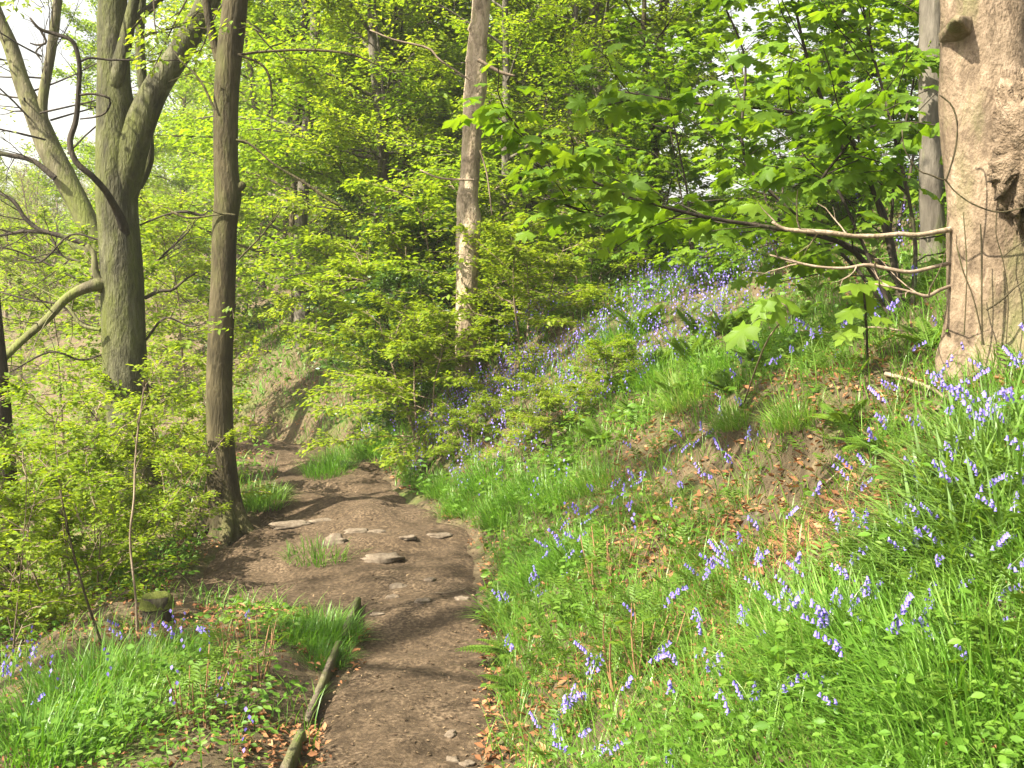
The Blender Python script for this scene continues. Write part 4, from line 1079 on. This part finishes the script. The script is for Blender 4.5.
tus = {k: tussock(*v) for k, v in {'fine': (1, 650, .20, .20, .40, .0026), 'lush': (2, 520, .26, .22, .42, .0045), 'broad': (3, 240, .22, .24, .44, .0085, .95), 'short': (4, 420, .22, .08, .2, .0032)}.items()}
tfirst = {}
for (px, py, k, sc, name, lab) in (
        (322, 556, 'short', 1.15, 'grass_tuft', 'small bright grass tuft alone in the middle of the path'),
        (262, 510, 'lush', .85, 'grass_tuft', 'green grass clump right of the slender brown trunk'),
        (268, 496, 'lush', .7, 'grass_tuft', 'green grass clump right behind the one beside the slender brown trunk'),
        (324, 636, 'lush', .75, 'grass_tuft', 'tall bright grass clump at the top of the path edging board'),
        (318, 640, 'lush', .7, 'grass_tuft', 'bright grass clump left of the upper edging board'),
        (296, 640, 'fine', .7, 'grass_tuft', 'bright grass clump at the upper tip of the verge'),
        (322, 662, 'fine', .6, 'grass_tuft', 'grass clump in the gap between upper and middle boards'),
        (180, 655, 'fine', .7, 'grass_tuft', 'grass clump in front of the mossy stump'),
        (135, 672, 'fine', .9, 'grass_tuft', 'grass clump on the crest of the verge, below the stump'),
        (95, 690, 'lush', .95, 'grass_tuft', 'lush grass clump half way along the crest of the verge'),
        (60, 725, 'lush', 1.0, 'grass_tuft', 'lush bright grass clump near the lower left corner'),
        (110, 735, 'lush', .9, 'grass_tuft', 'shaded lush grass clump low on the verge'),
        (30, 765, 'lush', 1.0, 'grass_tuft', 'grass clump in the lower left corner'),
        (150, 690, 'fine', .8, 'grass_tuft', 'dark grass clump in the middle of the verge'),
        (505, 515, 'fine', 1.15, 'grass_tussock', 'drooping bright grass tussock at the foot of the bank by the widest path'),
        (462, 508, 'fine', .95, 'grass_tussock', 'drooping grass tussock overhanging the path bend'),
        (535, 490, 'fine', 1.2, 'grass_tussock', 'long drooping grass tussock on the bank below the curved log'),
        (490, 480, 'fine', 1.25, 'grass_tussock', 'soft grass tussock under the lime shrub'),
        (560, 500, 'fine', 1.1, 'grass_tussock', 'grass tussock on the bank right of the drooping tussocks'),
        (445, 490, 'fine', .9, 'grass_tussock', 'small grass tussock by the bluebells at the bend'),
        (600, 485, 'fine', 1.0, 'grass_tussock', 'grass tussock below the bare leaf patch'),
        (345, 460, 'fine', 1.4, 'grass_tussock', 'sunlit grass tussock right of the brown leaf slope'),
        (330, 472, 'fine', 1.2, 'grass_tussock', 'sunlit grass tussock at the far bend of the path'),
        (375, 450, 'fine', 1.3, 'grass_tussock', 'sunlit grass tussock under the dark evergreen bush'),
        (545, 575, 'lush', .8, 'grass_tussock', 'bluebell leaf clump spilling over the right path edge'),
        (580, 560, 'lush', .8, 'grass_tussock', 'grassy clump behind the bluebells at the right path edge'),
        (515, 610, 'broad', .8, 'strap_leaf_clump', 'dark strap leaved clump at the right path edge'),
        (810, 660, 'lush', 0.82, 'grass_tussock', 'big fine bladed tussock in the lower right, its left side'),
        (850, 640, 'lush', 0.86, 'grass_tussock', 'big fine bladed tussock below the dry leaf hollow'),
        (930, 690, 'lush', 0.90, 'grass_tussock', 'big grass tussock in shade at the lower right'),
        (990, 680, 'lush', 0.90, 'grass_tussock', 'big grass tussock by the right edge'),
        (890, 640, 'lush', 0.77, 'grass_tussock', 'grass tussock between the two big lower right tussocks'),
        (970, 745, 'lush', 0.86, 'grass_tussock', 'dark grass tussock in the lower right corner'),
        (790, 620, 'fine', .8, 'grass_tussock', 'spiky bright grass tussock under the dry scarp'),
        (950, 520, 'broad', .9, 'strap_leaf_clump', 'pale shiny strap leaved clump on the sunny bank'),
        (985, 480, 'broad', .95, 'strap_leaf_clump', 'shiny strap leaved clump by the right edge, upper'),
        (1000, 545, 'broad', .9, 'strap_leaf_clump', 'shiny strap leaved clump by the right edge, lower'),
        (960, 570, 'broad', .85, 'strap_leaf_clump', 'strap leaved clump above the big shaded tussock'),
        (910, 560, 'broad', .7, 'strap_leaf_clump', 'strap leaved clump right of the dry leaf hollow'),
        (955, 470, 'broad', .85, 'strap_leaf_clump', 'pale strap leaved clump highest on the sunny bank beside the crossing stick'),
        (1020, 510, 'broad', .95, 'strap_leaf_clump', 'strap leaved clump cut by the right edge of the picture'),
        (925, 535, 'broad', .75, 'strap_leaf_clump', 'strap leaved clump at the right rim of the dry hollow'),
        (1000, 460, 'broad', .85, 'strap_leaf_clump', 'strap leaved clump among the pale upper right bluebells'),
        (990, 430, 'broad', .9, 'strap_leaf_clump', 'strap leaved clump under the upper right bluebells'),
        (690, 400, 'fine', 1.1, 'grass_tussock', 'shaded dark green tussock under the sycamore spray'),
        (660, 380, 'fine', 1.2, 'grass_tussock', 'soft shaded tussock on the middle bank'),
        (720, 370, 'fine', 1.1, 'grass_tussock', 'soft dark tussock below the low leaf spray'),
        (780, 345, 'fine', 1.0, 'grass_tussock', 'dark tussock below the dead branch'),
        (800, 420, 'fine', .8, 'grass_tussock', 'bright tussock on top of the scarp'),
        (740, 420, 'fine', .8, 'grass_tussock', 'pale tussock on the left shoulder of the scarp'),
        (620, 345, 'fine', 1.3, 'grass_tussock', 'dark green tussock among far bluebells')):
    g = gp(px, py); mt = M['strap'] if k == 'broad' else M['grass']
    key = (name, k)
    if key not in tfirst:
        o = tus[k].build(name, mt, off=(0, 0, 0)); tfirst[key] = o
    else:
        o = tfirst[key].copy(); C.objects.link(o)
    g[2] = surf1(g[0], g[1]); o.location = [float(v) for v in g]; o.scale = (sc,) * 3
    o.rotation_euler = (0, -.25 if g[0] > float(xr(g[1])) else 0, 0)
    o.rotation_euler = (0, -.22, 0) if g[0] > float(xr(g[1])) else (0, 0, rng.rand() * 6.28)
    tag(o, lab, 'tussock' if 'tussock' in name else 'grass tuft' if 'tuft' in name else 'leaf clump', {'grass_tuft': 'grass tufts on verge and path', 'grass_tussock': 'grass tussocks on the bank', 'strap_leaf_clump': 'strap leaved clumps on the bank'}[name])

# ferns and bracken
def fern_thing(name, loc, label, n, L, seed, cat='fern', group=None, lift=.7, side=None):
    r = np.random.RandomState(seed); root = empty(name, loc, label, cat, group)
    for q in range(n):
        az = (q * 2.4 + r.rand()) if side is None else side + (q - n / 2) * .42 + r.normal(0, .15)
        m = MB(); l = L * r.uniform(.7, 1.15); e = lift + r.normal(0, .15)
        frond(m, np.zeros(3), az, l, 17, .42, e, .55, r.rand())
        t = np.linspace(0, 1, 8); o = np.array([math.cos(az), math.sin(az), 0])
        c = o * (l * t * math.cos(e))[:, None] + np.array([0, 0, 1.0]) * (l * (t * math.sin(e) - .275 * t ** 2))[:, None]
        m.tube(c, np.linspace(.004, .0015, 8), 4, cap=False)
        m.build('frond', M['fern'], root, off=(0, 0, 0))
    return root


for (px, py, n, L, lab, sd, lift, side) in (
        (514, 655, 8, .27, 'low fern reaching over the right edge of the path', 1, .55, 3.0), (520, 690, 7, .22, 'small fern at the path edge, below the larger fern', 2, .5, 3.3),
        (640, 335, 9, .45, 'round bright fern among the far bluebells', 3, 1.0, None), (700, 340, 8, .4, 'soft fern on the shaded slope below the sycamore', 4, .9, None), (868, 448, 8, .22, 'bright little fern on the face of the dry scarp', 5, .5, None),
        (845, 425, 8, .20, 'bright little fern on the brow of the scarp', 6, .6, None), (890, 455, 7, .20, 'little fern right of the leaning stick on the scarp', 7, .6, None), (930, 350, 8, .24, 'fresh fern by the foot of the broad trunk', 8, .7, None),
        (680, 400, 9, .32, 'feathery fern under the bare patch of the middle bank', 9, .8, None), (570, 620, 7, .26, 'fern behind the path edge fern', 10, .7, None), (690, 660, 7, .2, 'small fern among the lower bluebells', 11, .7, None), (885, 300, 8, .3, 'fern left of the broad trunk in shade', 12, .8, None),
        (655, 372, 11, .36, 'full soft fern half way up the middle bank, below the round fern', 13, .9, None), (690, 362, 11, .36, 'full soft fern on the middle bank, left of the dark tussocks', 14, .9, None), (730, 395, 10, .28, 'soft fern between the dark tussocks under the low leaf spray', 15, .8, None),
        (622, 392, 10, .34, 'fern beside the small lime shrub above the curved log', 16, .8, None), (765, 372, 10, .28, 'soft fern in shade below the low leaf spray', 17, .8, None), (600, 445, 9, .28, 'fern right of the curved log on the bank', 18, .7, None),
        (640, 420, 9, .28, 'fern at the upper rim of the bare leaf patch', 19, .7, None), (725, 335, 11, .36, 'fern just above the low leaf spray', 20, .9, None), (800, 320, 10, .28, 'shaded fern under the dead branch', 21, .8, None), (560, 470, 9, .26, 'fern above the long drooping tussock', 22, .7, None)):
    fern_thing('fern', gp(px, py), lab, n, L, sd, group='ferns on the bank', lift=lift, side=side)
for (px, py, lab, sd) in ((612, 585, 'clump of upright reddish dead bracken stems with fine green tops', 1), (640, 680, 'small clump of bracken stems with fine green tops above the litter', 2), (200, 722, 'clump of thin brown stems with pale new leaves on the left verge', 3), (250, 680, 'clump of upright green stems behind the middle edging board', 4)):
    r = np.random.RandomState(sd); root = empty('bracken_clump', gp(px, py), lab, 'bracken'); s = MB(); f = MB()
    for q in range(16):
        a = r.rand() * 6.28; p = np.array([math.cos(a), math.sin(a), 0]) * r.uniform(0, .10); L = r.uniform(.15, .32)
        tw = wander(r, p - np.array([0, 0, .03]), (math.cos(a) * .2, math.sin(a) * .2, 1), L, 5, .07); s.tube(tw, np.linspace(.004, .002, 5), 5, cap=False)
        for z in range(3): frond(f, tw[-1 - z] + 0, r.rand() * 6.28, r.uniform(.07, .15), 8, .55, r.uniform(.3, 1.0), .5, r.rand())
    s.build('stems', M['straw'], root, off=(0, 0, 0)); f.build('leaves', M['fern'], root, off=(0, 0, 0))

# ------------------------------------------------------------------ bluebells
def bluebell(seed, H, nb):
    r = np.random.RandomState(seed); s = MB(); f = MB(); d = r.rand() * 6.28; o = np.array([math.cos(d), math.sin(d), 0])
    t = np.linspace(0, 1, 9); c = np.array([0, 0, 1.0]) * (H * (t - .10 * t ** 4))[:, None] + o * (H * .38 * t ** 3.2)[:, None]; c[:, 2] -= .04 * (1 - t)
    s.tube(c, np.linspace(.0030, .0016, 9), 5, cap=False)
    s.blades(np.array([(0, 0, -.02)] * 4), np.array([0.3, 1.9, 3.4, 4.9]) + r.rand(4), r.uniform(.6, .95, 4) * H, np.full(4, .75), np.full(4, .0055), r.rand(4), 4)
    for q in range(nb):
        tq = .74 + .26 * q / (nb - 1); p, dd = pts_on(c, np.array([tq])); p = p[0]
        a = d + r.normal(0, .9) + (q % 2) * .6; h = np.array([math.cos(a), math.sin(a), -.2]); st = p + h * .013; s.tube([p, p + h * .008 + np.array([0, 0, .003]), st], .0011, 4, cap=False)
        ax = unit(np.array([math.cos(a) * .35, math.sin(a) * .35, -1.0])); u = unit(np.cross(ax, (1, .1, 0))); v = np.cross(ax, u); L = .0165
        prof = [(0, .0022), (.25, .0045), (.65, .0047), (.85, .0060), (1.0, .0085)]
        ring = np.arange(6) * math.pi / 3
        V = np.array([st + ax * (L * z) + (u * math.cos(x_) + v * math.sin(x_)) * rad * (1.15 if (z == 1.0 and k_ % 2 == 0) else .8 if z == 1.0 else 1) for (z, rad) in prof for k_, x_ in enumerate(ring)])
        qd = [(z * 6 + k_, z * 6 + (k_ + 1) % 6, z * 6 + 6 + (k_ + 1) % 6, z * 6 + 6 + k_) for z in range(4) for k_ in range(6)]
        f.add(V, [(0, 1, 2), (0, 2, 3), (0, 3, 4), (0, 4, 5)], qd, .2 + .6 * r.rand())
    return s, f


bb_kit = [bluebell(k, H, nb) for k, (H, nb) in enumerate(((.26, 7), (.30, 9), (.22, 6), (.28, 10), (.24, 5)))]
bb_first = {}
BEDS = [(540, 590, .32, .28, 30, 'bluebell in the clump that spills over the right edge of the path', 'bluebells at the right edge of the path'),
        (985, 415, .30, .28, 34, 'bluebell in the pale drift below the broad trunk', 'bluebells below the broad trunk'),
        (960, 500, .26, .26, 26, 'bluebell among shiny strap leaves on the sunny bank', 'bluebells among the shiny strap leaves'),
        (985, 585, .20, .30, 16, 'bluebell at the right edge above the big tussock', 'bluebells above the big tussock'),
        (870, 590, .30, .20, 18, 'bluebell just below the dry leaf hollow', 'bluebells below the dry hollow'),
        (765, 405, .22, .16, 14, 'bluebell on the left shoulder of the scarp', 'bluebells on the scarp shoulder'),
        (890, 325, .35, .25, 18, 'bluebell left of the foot of the broad trunk', 'bluebells left of the broad trunk'),
        (650, 500, .28, .22, 12, 'bluebell in the litter of the middle bank', 'bluebells in the middle bank litter'),
        (725, 615, .30, .22, 32, 'bluebell in the thick patch under the dry scarp', 'bluebells under the dry scarp'),
        (690, 690, .30, .25, 22, 'bluebell in the green hollow right of the bare litter', 'bluebells right of the bare litter'),
        (558, 752, .05, .05, 8, 'bluebell in the small bunch on bare litter at the path edge', 'bluebells on bare litter at the path edge'),
        (825, 700, .18, .16, 12, 'bluebell at the foot of the fine bladed tussock', 'bluebells at the foot of the tussock'),
        (945, 635, .30, .20, 16, 'bluebell standing out of the big shaded tussocks', 'bluebells in the shaded tussocks'),
        (165, 645, .5, .3, 6, 'bluebell on the crest of the left verge', 'bluebells on the left verge'),
        (50, 700, .4, .3, 7, 'bluebell on the left verge near its lower corner', 'bluebells low on the left verge'),
        (700, 450, .4, .25, 10, 'bluebell above the reddish dry grass', 'bluebells above the reddish dry grass')]
for (px, py, rx, ry, n, lab, grp) in BEDS:
    g = gp(px, py)
    for q in range(n):
        X_ = g[0] + rng.normal(0, rx * .95); Y_ = g[1] + rng.normal(0, ry * .95)
        if bool(onpath(np.array([X_]), np.array([Y_]), -.05)[0]): X_ = float(xr(Y_)) + abs(rng.normal(.12, .1))
        k = rng.randint(5); loc = (X_, Y_, h1(X_, Y_)); rz = rng.rand() * 6.28; sc = rng.uniform(.55, .86)
        if k not in bb_first:
            r = empty('bluebell', loc, lab, 'bluebell', grp); r.rotation_euler = (0, -.1, rz); r.scale = (sc,) * 3
            bb_kit[k][0].build('stem', M['strap'], r, off=(0, 0, 0)); bb_kit[k][1].build('flower_head', M['bell'], r, off=(0, 0, 0)); bb_first[k] = r
        else:
            dup(bb_first[k], loc, rz, sc, lab, grp, tilt=(rng.normal(0, .12), rng.normal(-.08, .12)))
# the far carpet of bluebells, past counting
xs, ys = [], []
for (px, py, rx, ry, n) in ((650, 300, 1.1, 1.2, 420), (720, 275, 1.2, 1.2, 360), (600, 345, .8, .8, 260), (560, 365, .8, .7, 200), (490, 440, .6, .35, 170), (425, 455, .5, .3, 150), (390, 482, .5, .35, 60), (440, 400, .6, .6, 90), (530, 395, .7, .5, 140), (790, 265, 1.2, 1.2, 220), (700, 320, .7, .6, 160), (80, 690, .5, .5, 40), (640, 375, .6, .5, 60), (840, 290, .7, .5, 60)):
    g = gp(px, py); xs.append(rng.normal(g[0], rx, n)); ys.append(rng.normal(g[1], ry, n))
x = np.concatenate(xs); y = np.concatenate(ys); keep = (~onpath(x, y, -.1)) & (rng.rand(len(x)) < np.clip((fbm(x, y, .7, 2, 99) - .38) * 3.2, 0, .8)); x, y = x[keep], y[keep]; m = len(x)
b = MB(); k = 6
base = np.repeat(P3(x, y), k, 0); zz = np.tile(np.linspace(.12, .25, k), m) * np.repeat(rng.uniform(.75, 1.15, m), k)
a = rng.rand(m * k) * 6.28
base = base + np.stack([np.cos(a) * .018, np.sin(a) * .018, zz], -1)
b.leaves(base, np.stack([np.cos(a) * .5, np.sin(a) * .5, -1 + 0 * a], -1), np.stack([np.cos(a), np.sin(a), .5 + 0 * a], -1), .019 * np.repeat(np.maximum(1, y / 9), k), LEAF4, np.repeat(rng.rand(m), k), 1.2)
tag(b.build('bluebell_carpet', M['bell']), 'far drifts of bluebells hazing the upper bank', 'bluebells', kind='stuff')

# ------------------------------------------------------------------ stones, boards, stump, sticks
def rock(name, px, py, w, d, h, label, seed, mat='stone', sink=.52, rz=0, group='stones in the path', cat='stone'):
    g = gp(px, py); bm = MB(); nu, nv = 14, 20
    u = np.linspace(0, math.pi, nu)[:, None]; v = np.linspace(0, 2 * math.pi, nv, endpoint=False)[None]
    X_ = np.sin(u) * np.cos(v); Y_ = np.sin(u) * np.sin(v); Z_ = np.cos(u) * np.ones_like(v)
    w, d, h = w * .78, d * .8, h * .7
    l = 1 + .9 * (fbm(X_ * 1.2 + seed * 3, Y_ * 1.2 + Z_ * 1.7, .8, 3, seed) - .5)
    s = lambda q: np.sign(q) * np.abs(q) ** .75
    V = np.stack([s(X_) * w / 2 * l, s(Y_) * d / 2 * l, s(Z_) * h / 2 * l], -1)
    i = np.arange(nu - 1)[:, None] * nv; j = np.arange(nv)[None]
    bm.add(V, None, np.stack([i + j, i + nv + j, i + nv + (j + 1) % nv, i + (j + 1) % nv], -1).reshape(-1, 4))
    o = bm.build(name, M[mat], off=(0, 0, 0)); o.location = (g[0], g[1], surf1(g[0], g[1]) + h * (.5 - sink)); o.rotation_euler = (0, 0, rz)
    return tag(o, label, cat, group)


for k, (px, py, w, d, h, rz, lab) in enumerate((
        (381, 557, .34, .20, .09, .35, 'largest pale flat stone set in the middle of the path'), (399, 588, .14, .11, .06, 0, 'round stone half sunk in the path below the largest flat stone'),
        (393, 599, .09, .07, .05, .4, 'small stone just below the round half sunk stone'), (423, 609, .11, .08, .06, .7, 'pale little stone sticking up in the path right of its middle'),
        (461, 604, .10, .09, .05, .2, 'small stone near the right side of the path'), (430, 581, .09, .07, .05, 1, 'small stone above the pale little stone'),
        (378, 619, .11, .06, .03, .2, 'thin flat stone near the end of the upper board'), (451, 737, .06, .05, .04, 1.1, 'pointed little stone low on the path'),
        (452, 757, .07, .06, .04, .1, 'rounded pale stone low on the path, left of a pair'), (467, 760, .07, .06, .04, .8, 'rounded stone low on the path, right of a pair'),
        (291, 531, .40, .16, .07, .3, 'long flat stone on the left shoulder of the path'), (323, 525, .26, .14, .06, .5, 'pale flat stone behind the lone grass tuft'),
        (336, 549, .20, .14, .13, .2, 'upright brown stone behind the lone grass tuft'), (357, 536, .24, .14, .06, .3, 'flat stone right of the lone grass tuft'), (377, 534, .16, .10, .06, .2, 'small flat stone at the upper middle of the path'),
        (408, 546, .14, .09, .05, .4, 'small stone right of the largest flat stone'), (440, 540, .22, .10, .05, .3, 'dull flat stone near the foot of the bank'))):
    rock('path_stone', px, py, w, d, h, lab, k + 3, rz=rz)
rock('bank_stone', 752, 524, .13, .10, .14, 'grey stone sticking out of the dry scarp', 40, group=None)


def slab(mb, p, q, w, h, seed=0):
    """a weathered board standing on edge from p to q"""
    p, q = np.array(p), np.array(q); n = 14; r = np.random.RandomState(seed)
    d = unit(q - p); s = unit(np.cross(d, (0, 0, 1.0)))
    L = p + (q - p) * np.linspace(0, 1, n)[:, None]
    V = []
    for k in range(n):
        e = .85 if k in (0, n - 1) else 1
        for (a, z) in ((-1, 0), (-1, .9), (-.75, 1), (.75, 1), (1, .9), (1, 0)):
            V.append(L[k] + s * a * w / 2 * e + np.array([0, 0, h * z * e + r.normal(0, .002)]))
    i = np.arange(n - 1)[:, None] * 6; j = np.arange(6)[None]
    mb.add(V, [(0, 1, 2), (0, 2, 3), (0, 3, 4), (0, 4, 5)] + [tuple(6 * (n - 1) + c for c in f) for f in ((0, 2, 1), (0, 3, 2), (0, 4, 3), (0, 5, 4))], np.stack([i + j, i + (j + 1) % 6, i + 6 + (j + 1) % 6, i + 6 + j], -1).reshape(-1, 4))


for (a, c, lab, w) in (((359, 606), (343, 645), 'upper weathered edging board beside the tall grass clump', .03), ((340, 650), (307, 732), 'middle mossy edging board along the left side of the path', .03), ((302, 744), (284, 785), 'lowest pale edging board by the dry leaves', .035)):
    p, q = gp(*a), gp(*c); m = MB(); base = np.array(p)
    for k, P in enumerate((p, q)): P[2] = h1(P[0] + .06, P[1]) - .066
    slab(m, p, q, w, .13, int(a[0])); o = m.build('edging_board', M['board'], off=tuple(base)); tag(o, lab, 'board', 'boards edging the path')

g = gp(157, 622); g[2] += .03; root = empty('mossy_stump', g, 'low mossy stump beside the worn left edge of the path', 'stump')
m = MB(); t = np.linspace(0, 1, 8); m.tube(np.array([0, 0, 1.0]) * (-.1 + .20 * t)[:, None], np.interp(t, [0, .6, 1], [.085, .068, .066]), 16, rough=.12, rng=rng); m.build('stump', M['dark_bark'], root, off=(0, 0, 0))
m = MB(); u = np.linspace(0, 1, 10)[:, None]; v = np.linspace(0, 2 * math.pi, 22, endpoint=False)[None]
rr_ = .072 * u * (1 + .3 * (fbm(np.cos(v) + 3, np.sin(v) + 3, .7, 2, 5) - .5)); V = np.stack([rr_ * np.cos(v) * 1.25, rr_ * np.sin(v), .100 + .022 * (1 - u ** 3) - .055 * u ** 7 + (fbm(rr_ * np.cos(v), rr_ * np.sin(v), .03, 2, 9) - .5) * .015], -1)
i = np.arange(9)[:, None] * 22; j = np.arange(22)[None]; m.add(V, None, np.stack([i + j, i + 22 + j, i + 22 + (j + 1) % 22, i + (j + 1) % 22], -1).reshape(-1, 4)); m.build('moss_cap', M['moss'], root, off=(0, 0, 0))


def stick(name, rows, r0, r1, label, mat='pale_twig', lift=.02, cat='stick', group=None, up=None):
    P = [gp(*p) for p in rows]
    for k, p in enumerate(P): p[2] = surf1(p[0], p[1]) + lift + (up[k] if up else 0)
    m = MB(); m.tube(resample(P, 20), np.linspace(r0, r1, 20), 9, rough=.12, rng=rng)
    return tag(m.build(name, M[mat], off=tuple(P[0])), label, cat, group)


stick('fallen_branch', [(545, 455), (553, 446), (566, 439)], .035, .02, 'short curved brown log end on the middle bank', 'pale_twig', .06, 'branch')
stick('fallen_branch', [(418, 482), (428, 470), (438, 458), (446, 455)], .025, .018, 'dark forked branch lying by the bluebells at the bend', 'brown_bark', .05, 'branch')
stick('fallen_stick', [(813, 504), (828, 490), (844, 476)], .005, .004, 'thin pale stick leaning on the scarp, left of two', 'pale_twig', .03)
stick('fallen_stick', [(853, 500), (866, 478), (879, 458)], .005, .004, 'thin pale stick leaning on the scarp, right of two', 'pale_twig', .03)
stick('fallen_stick', [(885, 386), (910, 394), (932, 402), (945, 412)], .009, .006, 'brown stick lying on the bank left of the strap leaves', 'twig_bark', .05)
stick('fallen_stick', [(936, 428), (950, 408), (966, 394)], .008, .006, 'brown stick crossing uphill toward the upper right bluebells', 'twig_bark', .06)
stick('fallen_stick', [(800, 343), (830, 348), (870, 345), (905, 350)], .005, .004, 'thin bent twig lying over the herbs below the dead branch', 'pale_twig', .08)
stick('fallen_stick', [(435, 600), (448, 597), (466, 592)], .005, .003, 'thin pale twig lying on the path', 'pale_twig', .02)
# bare whip rising from the verge, with buds
g = gp(138, 635); root = empty('bare_sapling', g, 'thin pale leafless whip rising in front of the forked beech', 'sapling')
m = MB(); Q = px_tube(m, [(137, 645, 1.4), (136, 600, 1.3), (130, 540, 1.2), (134, 500, 1.1), (135, 465, 1), (138, 430, 1), (143, 395, .8), (144, 380, .6)], g[1], 24, 6, .1, 4)
twiggy(m, rng, Q[8:], .004, 10, .14, ter=1, tr=.0018); m.build('stem', M['pale_twig'], root)
g = gp(100, 650); root = empty('bare_sapling', g, 'thin slanting brown sapling stem among the lime saplings', 'sapling')
m = MB(); Q = px_tube(m, [(104, 650, 1.5), (90, 610, 1.4), (78, 570, 1.2), (68, 530, 1.1), (60, 490, 1)], g[1], 20, 6, .1, 4); twiggy(m, rng, Q[6:], .004, 6, .2, ter=1, tr=.002); m.build('stem', M['brown_bark'], root)

# dry grass thatch on the scarp
x, y = scatter(40000, 2.5, 9); d = near_px(x, y, [(860, 525, .22), (690, 520, .25), (660, 450, .25), (825, 535, .2)]); keep = rng.rand(len(x)) < d; x, y = x[keep], y[keep]
b = MB(); b.blades(P3(x, y, .01), math.pi + rng.normal(-.4, .5, len(x)), rng.uniform(.08, .2, len(x)), np.full(len(x), .97), np.full(len(x), .002), rng.rand(len(x)), 3)
tag(b.build('dead_grass', M['straw']), 'reddish dead grass thatch combed down the scarp', 'dead grass', kind='stuff')
print('objects', len(bpy.data.objects), 'tris', sum(len(o.data.polygons) for o in bpy.data.objects if o.type == 'MESH' and o.data.users == 1))
